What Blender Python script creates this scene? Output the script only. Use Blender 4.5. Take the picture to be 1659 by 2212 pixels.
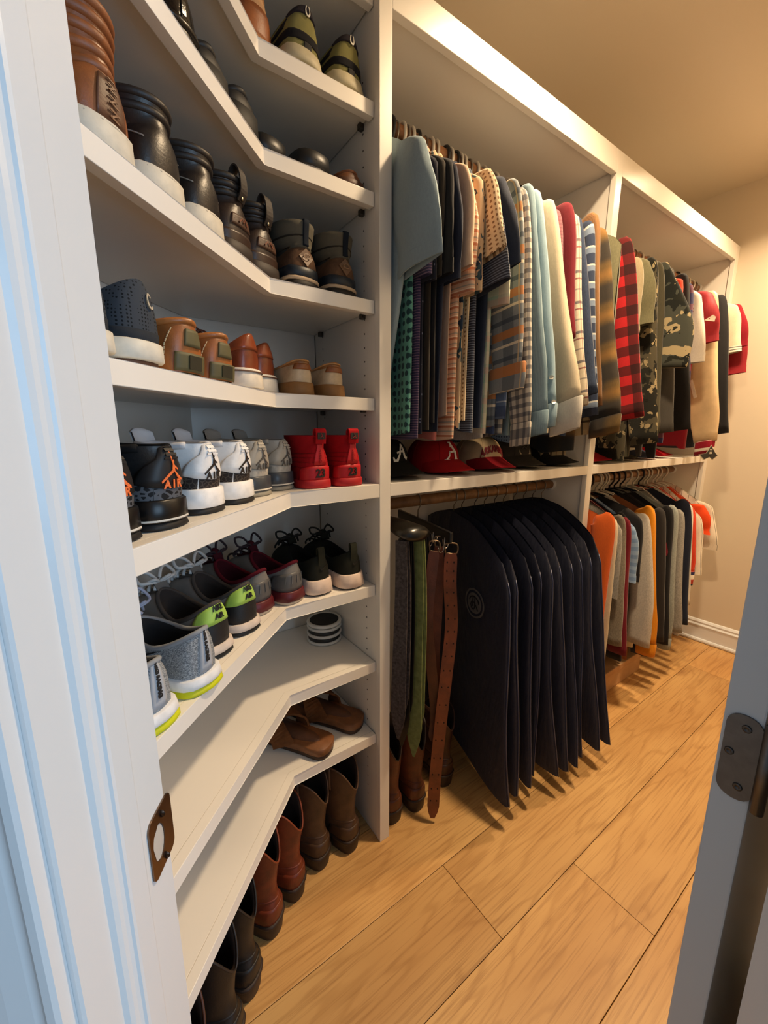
import bpy, bmesh, math, random
import numpy as np
from mathutils import Matrix, Vector
from mathutils.geometry import tessellate_polygon

for o in list(bpy.data.objects): bpy.data.objects.remove(o)
scene = bpy.context.scene
COL = scene.collection
random.seed(7); RNG = np.random.RandomState(5)

# ------------------------------------------------------------------ camera
H = 1.2                                   # camera height
FPX, PITCH, ROLL, YAW = 875.806, math.radians(11.185), math.radians(0.0575), math.radians(54.865)
CX, CY = 829.5, 1106.0
fw = Vector((math.cos(YAW), math.sin(YAW), 0)); rt = Vector((math.sin(YAW), -math.cos(YAW), 0)); up = Vector((0, 0, 1))
cf = fw*math.cos(PITCH) - up*math.sin(PITCH); cu = fw*math.sin(PITCH) + up*math.cos(PITCH)
cr2 = rt*math.cos(ROLL) + cu*math.sin(ROLL); cu2 = -rt*math.sin(ROLL) + cu*math.cos(ROLL)
cam_d = bpy.data.cameras.new('camera'); cam = bpy.data.objects.new('camera', cam_d); COL.objects.link(cam)
M = Matrix((cr2, cu2, -cf)).transposed().to_4x4(); M.translation = (0, 0, H); cam.matrix_world = M
cam_d.sensor_fit = 'HORIZONTAL'; cam_d.sensor_width = 36; cam_d.lens = 36*FPX/1659; cam_d.clip_start = .02; cam_d.clip_end = 60
scene.camera = cam

def ray(px, py):
    a, b = px-CX, py-CY
    x = a*math.cos(ROLL)+b*math.sin(ROLL); y = -a*math.sin(ROLL)+b*math.cos(ROLL)
    g = FPX*math.cos(PITCH)-y*math.sin(PITCH); u = -(FPX*math.sin(PITCH)+y*math.cos(PITCH))
    return np.array([x*math.sin(YAW)+g*math.cos(YAW), -x*math.cos(YAW)+g*math.sin(YAW), u])
def at(px, py, X=None, Y=None, Z=None):
    d = ray(px, py)
    t = X/d[0] if X is not None else Y/d[1] if Y is not None else (Z-H)/d[2]
    return d*t+np.array([0, 0, H])

# ------------------------------------------------------------------ world and exposure
W = bpy.data.worlds.new('world'); scene.world = W; W.use_nodes = True
bg = W.node_tree.nodes['Background']; bg.inputs[0].default_value = (0.56, 0.76, 1.0, 1); bg.inputs[1].default_value = 0.30
vs = scene.view_settings; vs.view_transform = 'Standard'; vs.look = 'None'; vs.gamma = 1; vs.use_curve_mapping = False
vs.exposure = 0.0
LAMP_W, LAMP_C = 19.0, (1.0, 0.74, 0.46)

# bluish daylight of the room behind the camera, from an added unseen window
WIN = (.95, -1.95, 1.45)
wl = bpy.data.lights.new('window_light', 'AREA'); wl.shape = 'RECTANGLE'; wl.size = 1.3; wl.size_y = 1.5; wl.energy = 40; wl.color = (.50, .74, 1.0)
wlo = bpy.data.objects.new('window_light_offscreen', wl); COL.objects.link(wlo); wlo.location = (WIN[0]-.016, WIN[1]+.037, WIN[2]); wlo.rotation_euler = (math.radians(90), 0, .4)

# ------------------------------------------------------------------ materials
def lin(c):
    if isinstance(c, str):
        c = c.lstrip('#'); c = [int(c[i:i+2], 16)/255 for i in (0, 2, 4)]
    return tuple((x/12.92 if x <= .04045 else ((x+.055)/1.055)**2.4) for x in c)+(1,)
class NT:
    def __init__(s, m): s.t = m.node_tree; s.b = s.t.nodes['Principled BSDF']
    def n(s, k, **kw):
        x = s.t.nodes.new(k)
        for a, v in kw.items(): setattr(x, a, v)
        return x
    def l(s, a, b): s.t.links.new(a, b)
    def m(s, op, a, b=None, c=None):
        x = s.n('ShaderNodeMath', operation=op)
        for i, v in enumerate((a, b, c)):
            if v is None: continue
            if isinstance(v, (int, float)): x.inputs[i].default_value = v
            else: s.l(v, x.inputs[i])
        return x.outputs[0]
    def mix(s, f, a, b):
        x = s.n('ShaderNodeMix', data_type='RGBA')
        for i, v in ((0, f), (6, a), (7, b)):
            if isinstance(v, (int, float)): x.inputs[i].default_value = v
            elif isinstance(v, tuple): x.inputs[i].default_value = v
            else: s.l(v, x.inputs[i])
        return x.outputs[2]
    def co(s, w='Object', scale=(1, 1, 1)):
        t = s.n('ShaderNodeTexCoord'); mp = s.n('ShaderNodeMapping'); mp.inputs['Scale'].default_value = scale
        s.l(t.outputs[w], mp.inputs[0]); return mp.outputs[0]
    def noise(s, vec, scale, detail=2, rough=.5, out='Fac'):
        x = s.n('ShaderNodeTexNoise'); x.inputs['Scale'].default_value = scale; x.inputs['Detail'].default_value = detail
        x.inputs['Roughness'].default_value = rough; s.l(vec, x.inputs['Vector']); return x.outputs[out]
    def ramp(s, f, stops, const=False):
        x = s.n('ShaderNodeValToRGB'); r = x.color_ramp
        if const: r.interpolation = 'CONSTANT'
        while len(r.elements) < len(stops): r.elements.new(.5)
        for e, (p, c) in zip(r.elements, stops): e.position = p; e.color = c
        s.l(f, x.inputs[0]); return x.outputs[0]
    def bump(s, h, st=.3, dist=.002):
        x = s.n('ShaderNodeBump'); x.inputs['Strength'].default_value = st; x.inputs['Distance'].default_value = dist
        s.l(h, x.inputs['Height']); s.l(x.outputs[0], s.b.inputs['Normal'])
MATS = {}
def newmat(name, rough=.5, spec=.5, metal=0):
    m = bpy.data.materials.new(name); m.use_nodes = True; n = NT(m)
    n.b.inputs['Roughness'].default_value = rough; n.b.inputs['Specular IOR Level'].default_value = spec; n.b.inputs['Metallic'].default_value = metal
    return m, n
def mat(c, rough=.5, spec=.5, metal=0, vary=.06, nscale=30, bump=0, bscale=400, bdist=.001):
    key = (c, rough, spec, metal, vary, nscale, bump, bscale)
    if key in MATS: return MATS[key]
    m, n = newmat('surface_'+str(c).lstrip('#'), rough, spec, metal)
    col = lin(c)
    if vary:
        f = n.noise(n.co(), nscale, 4, .6)
        dk = tuple(x*(1-vary*2) for x in col[:3])+(1,); lt = tuple(min(1, x*(1+vary*2)) for x in col[:3])+(1,)
        n.l(n.ramp(f, [(.3, dk), (.7, lt)]), n.b.inputs['Base Color'])
    else: n.b.inputs['Base Color'].default_value = col
    if bump: n.bump(n.noise(n.co(), bscale, 3, .6), bump, bdist)
    MATS[key] = m; return m
def leather(c, rough=.42, vary=.16): return mat(c, rough, .5, 0, vary, 22, .25, 260, .0012)
def suede(c, vary=.14): return mat(c, .92, .2, 0, vary, 40, .35, 700, .001)
def rubber(c, rough=.6): return mat(c, rough, .4, 0, .05, 60)
def cloth(c, vary=.05): return mat(c, .9, .2, 0, vary, 30, .25, 900, .0006)
def painted(name, c, rough, orange=.06, spec=.5):
    m, n = newmat(name, rough, spec); n.b.inputs['Base Color'].default_value = lin(c)
    v = n.co(); f = n.noise(v, 55, 3, .6); n.bump(f, orange, .002); return m
WHITE = painted('white_cabinet_paint', '#e9e4db', .30, .05)
JAMB = painted('white_trim_paint', '#dfe1e2', .28, .10)
WALL = painted('beige_wall_paint', '#d8cbb6', .85, .05, .2)
CEIL = painted('ceiling_paint', '#d8cbb6', .38, .03, .5)

def uvc(n):
    t = n.n('ShaderNodeUVMap'); t.uv_map = 'UVMap'; sp = n.n('ShaderNodeSeparateXYZ'); n.l(t.outputs[0], sp.inputs[0])
    return t.outputs[0], sp.outputs[0], sp.outputs[1]
def finish_cloth(n, st=.35, sheen=.15, wr=True):
    o = n.co(); f = n.noise(o, 900, 2, .6)
    if wr:
        g = n.noise(n.co('Object', (1, 1, .35)), 26, 3, .55); f = n.m('ADD', n.m('MULTIPLY', g, 7.0), f)
    n.bump(f, st, .0009)
    n.b.inputs['Sheen Weight'].default_value = sheen; n.b.inputs['Sheen Roughness'].default_value = .5
def heather(n, col, amt=.12):
    f = n.noise(n.co('Object', (1, 1, .3)), 420, 3, .7)
    dk = tuple(x*(1-amt) for x in col[:3])+(1,); lt = tuple(min(1, x*(1+amt)) for x in col[:3])+(1,)
    return n.ramp(f, [(.35, dk), (.65, lt)])
def fab(name, base, bands=(), amt=.06, rough=.88, wr=True, sheen=.15):
    """plain, striped or plaid cloth: bands = (axis, period, offset, width, colour, alpha) in metres on the cloth"""
    m, n = newmat('cloth_'+name, rough, .25); uv, u, v = uvc(n)
    c = heather(n, lin(base), amt)
    for ax, per, off, wd, cc, al in bands:
        s = n.m('FRACT', n.m('ADD', n.m('DIVIDE', u if ax == 'u' else v, per), off))
        c = n.mix(n.m('MULTIPLY', n.m('LESS_THAN', s, wd), al), c, lin(cc))
    n.l(c, n.b.inputs['Base Color']); finish_cloth(n, wr=wr, sheen=sheen); return m
def softplaid(name, base, bands):
    m, n = newmat('cloth_'+name, .92, .2); uv, u, v = uvc(n); c = heather(n, lin(base), .1)
    for ax, per, off, wd, cc, al in bands:
        s = n.m('FRACT', n.m('ADD', n.m('DIVIDE', u if ax == 'u' else v, per), off))
        d = n.m('ABSOLUTE', n.m('SUBTRACT', s, .5)); k = n.n('ShaderNodeMapRange', interpolation_type='SMOOTHSTEP')
        k.inputs[1].default_value = wd*.5+.1; k.inputs[2].default_value = max(.0, wd*.5-.1); k.inputs[3].default_value = 0; k.inputs[4].default_value = al
        n.l(d, k.inputs[0]); c = n.mix(k.outputs[0], c, lin(cc))
    n.l(c, n.b.inputs['Base Color']); finish_cloth(n); return m
def blotch(name, base, layers, scale=18, rough=.9):
    """camouflage or printed leaves: layered thresholded noise; layers = (scale, threshold, colour, seed offset, stretch)"""
    m, n = newmat('cloth_'+name, rough, .2); uv, u, v = uvc(n); c = lin(base)
    for sc, th, cc, seed, st in layers:
        mp = n.n('ShaderNodeMapping'); n.l(uv, mp.inputs[0]); mp.inputs['Location'].default_value = (seed, seed*.7, seed*1.3); mp.inputs['Scale'].default_value = (1, st, 1)
        f = n.noise(mp.outputs[0], sc, 3, .55); c = n.mix(n.m('GREATER_THAN', f, th), c, lin(cc))
    n.l(c, n.b.inputs['Base Color']); finish_cloth(n); return m
def dots(name, base, cc, per, r, rnd=0.0, sq=False):
    m, n = newmat('cloth_'+name, .9, .2); uv, u, v = uvc(n)
    x = n.n('ShaderNodeTexVoronoi'); x.inputs['Scale'].default_value = 1/per; x.inputs['Randomness'].default_value = rnd
    n.l(uv, x.inputs['Vector']); c = n.mix(n.m('LESS_THAN', x.outputs['Distance'], r), heather(n, lin(base), .04), lin(cc))
    n.l(c, n.b.inputs['Base Color']); finish_cloth(n); return m
def leaves(name, base, cols, scale=14):
    m, n = newmat('cloth_'+name, .9, .2); uv, u, v = uvc(n); c = lin(base)
    w = n.noise(uv, 30, 2, .5, 'Color'); 
    for i, cc in enumerate(cols):
        mp = n.n('ShaderNodeMapping'); n.l(n.mix(.06, uv, w), mp.inputs[0]); mp.inputs['Rotation'].default_value = (0, 0, .8*(-1)**i); mp.inputs['Location'].default_value = (i*.37, i*.21, 0); mp.inputs['Scale'].default_value = (1, .42, 1)
        x = n.n('ShaderNodeTexVoronoi'); x.inputs['Scale'].default_value = scale*(1+.2*i)*2.2; n.l(mp.outputs[0], x.inputs['Vector'])
        c = n.mix(n.m('LESS_THAN', x.outputs['Distance'], .34-.03*i), c, lin(cc))
    n.l(c, n.b.inputs['Base Color']); finish_cloth(n); return m

def oak():
    m, n = newmat('oak_plank', .42, .4)
    t = n.n('ShaderNodeTexCoord'); oi = n.n('ShaderNodeObjectInfo')
    off = n.n('ShaderNodeVectorMath', operation='SCALE'); n.l(oi.outputs['Random'], off.inputs['Scale']); off.inputs[0].default_value = (37, 19, 11)
    ad = n.n('ShaderNodeVectorMath', operation='ADD'); n.l(t.outputs['Object'], ad.inputs[0]); n.l(off.outputs[0], ad.inputs[1])
    def mp(sc):
        q = n.n('ShaderNodeMapping'); q.inputs['Scale'].default_value = sc; n.l(ad.outputs[0], q.inputs[0]); return q.outputs[0]
    warp = n.noise(mp((1.6, 7, 1)), 2.2, 3, .55, 'Color')
    v2 = n.mix(.10, mp((.55, 4.2, 1)), warp)
    cath = n.noise(v2, 2.0, 3, .5)
    rings = n.m('FRACT', n.m('MULTIPLY', cath, 11.0)); rings = n.m('ABSOLUTE', n.m('SUBTRACT', rings, .5))
    fine = n.noise(mp((4.5, 190, 1)), 1.0, 4, .65)
    tone = n.noise(mp((1.2, 3.0, 1)), 1.6, 2, .5)
    base = n.ramp(tone, [(.3, lin('#b98a52')), (.7, lin('#d3a86c'))])
    rg = n.n('ShaderNodeMapRange', interpolation_type='SMOOTHSTEP'); rg.inputs[1].default_value = .22; rg.inputs[2].default_value = .0; rg.inputs[3].default_value = 0; rg.inputs[4].default_value = .3; n.l(rings, rg.inputs[0])
    base = n.mix(rg.outputs[0], base, lin('#94642f'))
    fg = n.n('ShaderNodeMapRange'); fg.inputs[1].default_value = .5; fg.inputs[2].default_value = .32; fg.inputs[3].default_value = 0; fg.inputs[4].default_value = .5; n.l(fine, fg.inputs[0])
    base = n.mix(fg.outputs[0], base, lin('#84572b'))
    # knots
    kv = n.n('ShaderNodeTexVoronoi'); kv.inputs['Scale'].default_value = 1.0; n.l(n.mix(.11, mp((1.7, 3.6, 0)), n.noise(mp((14, 30, 0)), 1.0, 3, .6, 'Color')), kv.inputs['Vector'])
    k1 = n.n('ShaderNodeMapRange'); k1.inputs[1].default_value = .035; k1.inputs[2].default_value = .14; k1.inputs[3].default_value = .75; k1.inputs[4].default_value = 0; n.l(kv.outputs['Distance'], k1.inputs[0])
    base = n.mix(k1.outputs[0], base, lin('#8a5a31'))
    base = n.mix(n.m('MULTIPLY', n.m('LESS_THAN', kv.outputs['Distance'], .024), .85), base, lin('#4b2f19'))
    hs = n.n('ShaderNodeHueSaturation'); n.l(base, hs.inputs['Color'])
    vr = n.m('ADD', n.m('MULTIPLY', oi.outputs['Random'], .24), .88); n.l(vr, hs.inputs['Value'])
    n.l(hs.outputs[0], n.b.inputs['Base Color'])
    n.bump(n.m('ADD', fine, n.m('MULTIPLY', cath, .6)), .12, .0012); return m
OAK = oak()
def metal(c, rough=.35): return mat(c, rough, .5, 1.0, .05, 80)
def glow(c, s):
    m, n = newmat('lamp_glow', .5); n.b.inputs['Emission Color'].default_value = lin(c); n.b.inputs['Emission Strength'].default_value = s; return m

# ------------------------------------------------------------------ mesh helpers
def mesh(name, V, F, m=None, smooth=True, uv=None):
    me = bpy.data.meshes.new(name); me.from_pydata([tuple(map(float, v)) for v in V], [], [list(map(int, f)) for f in F])
    if m: me.materials.append(m)
    if smooth: me.polygons.foreach_set('use_smooth', [True]*len(me.polygons))
    if uv is not None:
        L = me.uv_layers.new(name='UVMap'); idx = np.zeros(len(me.loops), int); me.loops.foreach_get('vertex_index', idx)
        L.data.foreach_set('uv', np.asarray(uv, float)[idx].ravel())
    me.update(); return me
def link(name, me, parent=None, loc=None, rz=None):
    o = bpy.data.objects.new(name, me); COL.objects.link(o)
    if parent: o.parent = parent
    if loc is not None: o.location = tuple(map(float, loc))
    if rz is not None: o.rotation_euler = (0, 0, rz)
    return o
def tag(o, label=None, cat=None, group=None, kind=None):
    if label: o['label'] = label
    if cat: o['category'] = cat
    if group: o['group'] = group
    if kind: o['kind'] = kind
    return o
def thing(name, label, cat, loc=(0, 0, 0), rz=0, group=None):
    return tag(link(name, None, None, loc, rz), label, cat, group)
def bm_out(bm, name, m, smooth=False):
    me = bpy.data.meshes.new(name); bmesh.ops.recalc_face_normals(bm, faces=bm.faces); bm.to_mesh(me); bm.free()
    if m: me.materials.append(m)
    if smooth: me.polygons.foreach_set('use_smooth', [True]*len(me.polygons))
    return me
def box(x0, y0, z0, x1, y1, z1, m, bev=.0015, name='box'):
    bm = bmesh.new(); bmesh.ops.create_cube(bm, size=1)
    for v in bm.verts: v.co = ((x0+x1)/2+v.co.x*(x1-x0), (y0+y1)/2+v.co.y*(y1-y0), (z0+z1)/2+v.co.z*(z1-z0))
    if bev: bmesh.ops.bevel(bm, geom=bm.edges[:], offset=bev, segments=2, profile=.6, affect='EDGES')
    return bm_out(bm, name, m)
def prism(poly, z0, z1, m, bev=.0015, name='prism'):
    bm = bmesh.new(); a = [bm.verts.new((x, y, z0)) for x, y in poly]; b = [bm.verts.new((x, y, z1)) for x, y in poly]; k = len(poly)
    bm.faces.new(a[::-1]); bm.faces.new(b)
    for i in range(k): bm.faces.new((a[i], a[(i+1) % k], b[(i+1) % k], b[i]))
    if bev: bmesh.ops.bevel(bm, geom=bm.edges[:], offset=bev, segments=2, profile=.6, affect='EDGES')
    return bm_out(bm, name, m)
def grid(G, closed=False, cap0=False, cap1=False):
    """G: nv x nu x 3 -> V, F (closed in u by index wrap)"""
    nv, nu = G.shape[:2]; V = G.reshape(-1, 3); F = []
    for j in range(nv-1):
        for i in range(nu if closed else nu-1):
            a = j*nu+i; b = j*nu+(i+1) % nu; F.append((a, b, b+nu, a+nu))
    if cap0: F.append(tuple(range(nu))[::-1])
    if cap1: F.append(tuple((nv-1)*nu+i for i in range(nu)))
    return V, F
def loft(name, G, m, closed=True, cap0=True, cap1=True, smooth=True):
    V, F = grid(np.asarray(G, float), closed, cap0, cap1); return mesh(name, V, F, m, smooth)
def crv(P, n):
    """Catmull-Rom resample of a polyline to n points"""
    P = np.asarray(P, float); k = len(P)
    Q = np.vstack([2*P[0]-P[1], P, 2*P[-1]-P[-2]]); out = []
    for t in np.linspace(0, k-1, n):
        i = min(int(t), k-2); s = t-i; a, b, c, d = Q[i:i+4]
        out.append(.5*((2*b)+(-a+c)*s+(2*a-5*b+4*c-d)*s*s+(-a+3*b-3*c+d)*s**3))
    return np.array(out)
def tube(name, P, r, m, n=8, cap=True, closed=False):
    P = np.asarray(P, float); k = len(P); r = np.broadcast_to(np.asarray(r, float), (k,))
    T = np.gradient(P, axis=0) if not closed else np.roll(P, -1, 0)-np.roll(P, 1, 0)
    T /= np.linalg.norm(T, axis=1)[:, None]+1e-12
    ref = np.array([0, 0, 1.]) if abs(T[0][2]) < .9 else np.array([1., 0, 0]); N = np.cross(T[0], ref); N /= np.linalg.norm(N); G = []
    for j in range(k):
        N = N-T[j]*np.dot(N, T[j]); N /= np.linalg.norm(N)+1e-12; B = np.cross(T[j], N)
        G.append([P[j]+r[j]*(math.cos(a)*N+math.sin(a)*B) for a in np.linspace(0, 2*math.pi, n, endpoint=False)])
    G = np.array(G)
    if closed: G = np.vstack([G, G[:1]])
    return loft(name, G, m, True, cap and not closed, cap and not closed)
def lathe(name, prof, m, n=32, sx=1, sy=1, cap0=True, cap1=True, smooth=True):
    G = [[(r*math.cos(a)*sx, r*math.sin(a)*sy, z) for a in np.linspace(0, 2*math.pi, n, endpoint=False)] for r, z in prof]
    return loft(name, G, m, True, cap0, cap1, smooth)
def ribbon(name, P, wdir, w, th, m):
    """flat strap along P, width along wdir, thickness th"""
    P = np.asarray(P, float); T = np.gradient(P, axis=0); T /= np.linalg.norm(T, axis=1)[:, None]
    wd = np.broadcast_to(np.asarray(wdir, float), P.shape); w = np.broadcast_to(np.asarray(w, float), (len(P),)); G = []
    for p, t, d, ww in zip(P, T, wd, w):
        d = d-t*np.dot(d, t); d = d/np.linalg.norm(d); nn = np.cross(t, d)
        G.append([p+d*ww/2+nn*th/2, p-d*ww/2+nn*th/2, p-d*ww/2-nn*th/2, p+d*ww/2-nn*th/2])
    return loft(name, G, m, True, True, True, False)

# flat marks (lettering, emblems) as thin meshes mapped onto a surface
_tc = {}
def glyphs(s, size, bold=0.0):
    k = (s, size, bold)
    if k in _tc: return _tc[k]
    c = bpy.data.curves.new('lettering', 'FONT'); c.body = s; c.size = size; c.align_x = 'CENTER'; c.align_y = 'CENTER'; c.resolution_u = 3; c.offset = bold
    o = bpy.data.objects.new('lettering', c); COL.objects.link(o)
    me = bpy.data.meshes.new_from_object(o); V = np.array([v.co[:2] for v in me.vertices]); F = [tuple(p.vertices) for p in me.polygons]
    bpy.data.objects.remove(o); bpy.data.meshes.remove(me); bpy.data.curves.remove(c); _tc[k] = (V, F); return V, F
def polys(plist):
    V, F = [], []
    for P in plist:
        b = len(V); V += [tuple(p) for p in P]
        for t in tessellate_polygon([[Vector((x, y, 0)) for x, y in P]]): F.append(tuple(b+i for i in t))
    return np.array(V, float), F
def strokes(lines, w):
    V, F = [], []
    for Ln in lines:
        ws = w
        if isinstance(Ln, tuple): Ln, ws = Ln
        P = np.asarray(Ln, float); T = np.gradient(P, axis=0); T /= np.linalg.norm(T, axis=1)[:, None]+1e-9; N = np.stack([-T[:, 1], T[:, 0]], 1)
        ww = np.broadcast_to(np.asarray(ws, float), (len(P),)); b = len(V)
        for p, q, x in zip(P, N, ww): V += [tuple(p+q*x/2), tuple(p-q*x/2)]
        for i in range(len(P)-1): F.append((b+2*i, b+2*i+1, b+2*i+3, b+2*i+2))
    return np.array(V, float), F
def put(name, VF, fn, m, parent, th=.0008):
    """raise flat shape VF onto a surface: fn(x, y) -> (point, normal)"""
    V, F = VF; lo, hi = [], []
    for x, y in V:
        p, q = fn(x, y); lo.append(np.asarray(p)+np.asarray(q)*.0003); hi.append(np.asarray(p)+np.asarray(q)*(th+.0003))
    k = len(V); e = {}
    for f in F:
        for a, b in zip(f, f[1:]+f[:1]): e[(a, b)] = e.get((a, b), 0)+1
    FF = [tuple(i+k for i in f) for f in F]+[f[::-1] for f in F]+[(a, b, b+k, a+k) for (a, b) in e if (b, a) not in e]
    return link(name, mesh(name, lo+hi, FF, m, False), parent)
JUMP = polys([[(-.02, .95), (.08, 1.0), (.13, .9), (.05, .8), (-.04, .85)],                       # head
              [(.0, .84), (.1, .8), (.16, .45), (.02, .38), (-.06, .5)],                          # torso
              [(-.04, .8), (.04, .74), (-.1, 1.12), (-.08, 1.36), (-.14, 1.36), (-.18, 1.1)],     # raised arm
              [(.08, .78), (.15, .7), (.4, .52), (.38, .45), (.1, .6)],
              [(.0, .5), (.12, .4), (-.32, .12), (-.62, -.12), (-.66, -.04), (-.35, .25)],
              [(.05, .46), (.16, .42), (.4, .18), (.62, .04), (.66, -.06), (.56, -.06), (.3, .08)]])
SWOOSH = polys([[(-.5, .1), (-.42, -.12), (-.3, -.2), (-.12, -.16), (.5, .22), (-.1, .02), (-.28, -.03), (-.38, .02)]])
def scaled(VF, s, ox=0, oy=0): return VF[0]*s+np.array([ox, oy]), VF[1]
# ------------------------------------------------------------------ dimensions of the closet
YF, X0, X1, X2, X3, XI, XW = .8187, .5634, .5964, 1.5248, 1.5627, 2.7292, 2.7731
ZHB, ZHT, ZMT, ZMB, ZC = 2.0495, 2.1178, 1.0732, 1.0401, 2.40
YB = 1.155                                 # back of the shelving
YS = .838                                  # front of the adjustable shelves
KX = .315                                  # where the shelf front turns 45 degrees
DB = .946                                  # back of the angled bay: Y - X = DB
RODY, RZU, RZL = .97, 1.955, .988
L2 = np.array([.0155, .356]); DD = np.array([.857, -.515]); NN = np.array([-.515, -.857]); DW = .5995
def dw(s, t): return tuple(L2+DD*s+NN*t)    # doorway coordinates: s across the opening, t out of the closet
def struct(name, me, parent=None):
    o = link(name, me, parent)
    if not parent: o['kind'] = 'structure'
    return o
# floor of separate oak planks
fl = struct('floor', box(-1.3, -1.3, -.03, 2.9, 1.3, -.006, mat('#3a2818', .9, vary=0), 0))
PW = .2085; y0 = .2475-PW*8
for r in range(13):
    ya, yb = y0+PW*r, y0+PW*(r+1)
    if ya > 1.2: break
    xs = {8: .979, 9: .6715, 10: 1.42}.get(r, -1.0+(r*.737 % 1.5)); seams = [xs+1.75*k for k in range(-3, 4)]
    for a, b in zip(seams, seams[1:]):
        a2, b2 = max(a, -1.3), min(b, 2.86)
        if b2-a2 < .05: continue
        g = .0007; cx, cy = (a2+b2)/2, (ya+yb)/2
        me = box(a2-cx+g, ya-cy+g, -.012, b2-cx-g, yb-cy-g, 0, OAK, .0009)
        link('plank', me, fl, (cx, cy, 0))
# walls, ceiling
TH = .116
struct('wall_left', prism([dw(-.019, 0), dw(-.62, 0), dw(-.62, TH), dw(-.019, TH)], 0, ZC, WALL, 0))
struct('wall_right', prism([dw(DW+.019, TH), dw(DW+.9, TH), (2.86, -.5), (2.86, .02), (.56, .02), dw(DW+.019, 0)], 0, ZC, WALL, 0))
struct('wall_front', prism([dw(-.03, 0), dw(DW+.03, 0), dw(DW+.03, TH), dw(-.03, TH)], 2.06, ZC, WALL, 0))
struct('wall_far', box(XW, .02, 0, XW+.08, 1.25, ZC, WALL, 0))
struct('wall_back', box(.21, YB+.012, 0, XW, YB+.1, ZC, WALL, 0))
bk = YB-DB
struct('wall_corner', prism([(bk-.02, YB+.012), (-.60, YB+.012-.60-bk+.02), (-.66, YB+.1-.6-bk), (bk-.02, YB+.1)], 0, ZC, WALL, 0))
struct('ceiling', prism([dw(-.7, TH), dw(1.3, TH), (2.9, -.4), (2.9, 1.3), (.0, 1.3), (-.8, .7)], ZC, ZC+.05, CEIL, 0))
# baseboards with cap and quarter round
def baseboard(name, A, B, inward):
    A, B = np.array(A), np.array(B); I = np.array(inward)
    prof = [(0, 0), (.017, 0), (.024, .003), (.026, .012), (.022, .02), (.0145, .022), (.0145, .092), (.0175, .096), (.0175, .1), (.011, .108), (.0125, .118), (.006, .128), (0, .131)]
    G = np.array([[tuple(P+I*a)+(z,) for a, z in prof] for P in (A, B)])
    V, F = grid(G, True); struct(name, mesh(name, V, F+[tuple(range(len(prof))), tuple(len(prof)*2-1-i for i in range(len(prof)))], JAMB, False))
baseboard('baseboard_far', (XW, .02), (XW, .8187), (-1, 0))
baseboard('baseboard_right', (.6, .02), (XW-.03, .02), (0, 1))
# left door jamb: rabbet, stop with a shaped edge; strike plate
def vprofile(name, pts, m, z0=0, z1=2.06, smooth=False):
    G = np.array([[(x, y, z) for x, y in pts] for z in (z0, z1)]); V, F = grid(G, True, True, True); return mesh(name, V, F, m, smooth)
j1 = struct('trim_1', vprofile('jamb', [dw(-.019, -.0), dw(-.0015, 0), dw(0, .0015), dw(0, .0495), dw(0, TH-.0015), dw(-.0015, TH), dw(-.019, TH)], JAMB))
ogee = [(0, .0503), (.0078, .0503), (.008, .0515), (.008, .070), (.0074, .0725), (.0058, .0738), (.0048, .0765), (.0042, .080), (.0028, .0832), (0, .0855)]
link('door_stop', vprofile('stop', [dw(s, t) for s, t in ogee], JAMB), j1)
def jb(t, z, s=0.0): x, y = dw(s, t); return (x, y, z)
BRONZE = metal('#7d6858', .34)
pl = [(-.0058, .8315), (.026, .8315), (.0300, .8345), (.0315, .8445), (.0315, .8865), (.0300, .8885), (-.0030, .8885), (-.0058, .880)]
def rrect(a0, z0, a1, z1, r, k=5):
    out = []
    for cx, cz, st in ((a1-r, z0+r, -90), (a1-r, z1-r, 0), (a0+r, z1-r, 90), (a0+r, z0+r, 180)):
        out += [(cx+r*math.cos(math.radians(st+90*i/k)), cz+r*math.sin(math.radians(st+90*i/k))) for i in range(k+1)]
    return out
outer = rrect(-.0058, .8315, .0318, .8885, .007)
hole = [(.0275+(-.017)*(.5-.5*math.cos(a))*1.0 if True else 0, .860+.0155*math.sin(a)) for a in np.linspace(0, 2*math.pi, len(outer), endpoint=False)]
hole = [(.0185+.0095*math.cos(a), .860+.0165*math.sin(a)) for a in np.linspace(-math.pi*.75, math.pi*1.25, len(outer), endpoint=False)]
G = np.array([[jb(t, z, .0002) for t, z in outer], [jb(t, z, .0016) for t, z in outer], [jb(t, z, .0016) for t, z in hole], [jb(t, z, .0002) for t, z in hole]])
V, F = grid(G, True); sp = link('strike_plate', mesh('strike_plate', V, F, BRONZE, False), j1)
G = np.array([[jb(.0185+.0092*math.cos(a)*q, .860+.0162*math.sin(a)*q, .0008+.0002*(1-q)) for a in np.linspace(0, 2*math.pi, 20, endpoint=False)] for q in (1, .5, .05)])
link('latch_pocket', loft('latch_pocket', G, mat('#c4beb4', .35, vary=.02), True, False, True), sp)
for z in (.8385, .8815):
    me = lathe('screw', [(.0001, .0012), (.002, .0014), (.0036, .0008), (.0038, 0)], metal('#4a3a30', .4), 14)
    o = link('screw', me, sp, jb(.012, z, .0016)); o.rotation_euler = (math.radians(90), 0, math.radians(59)+math.pi/2)
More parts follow.
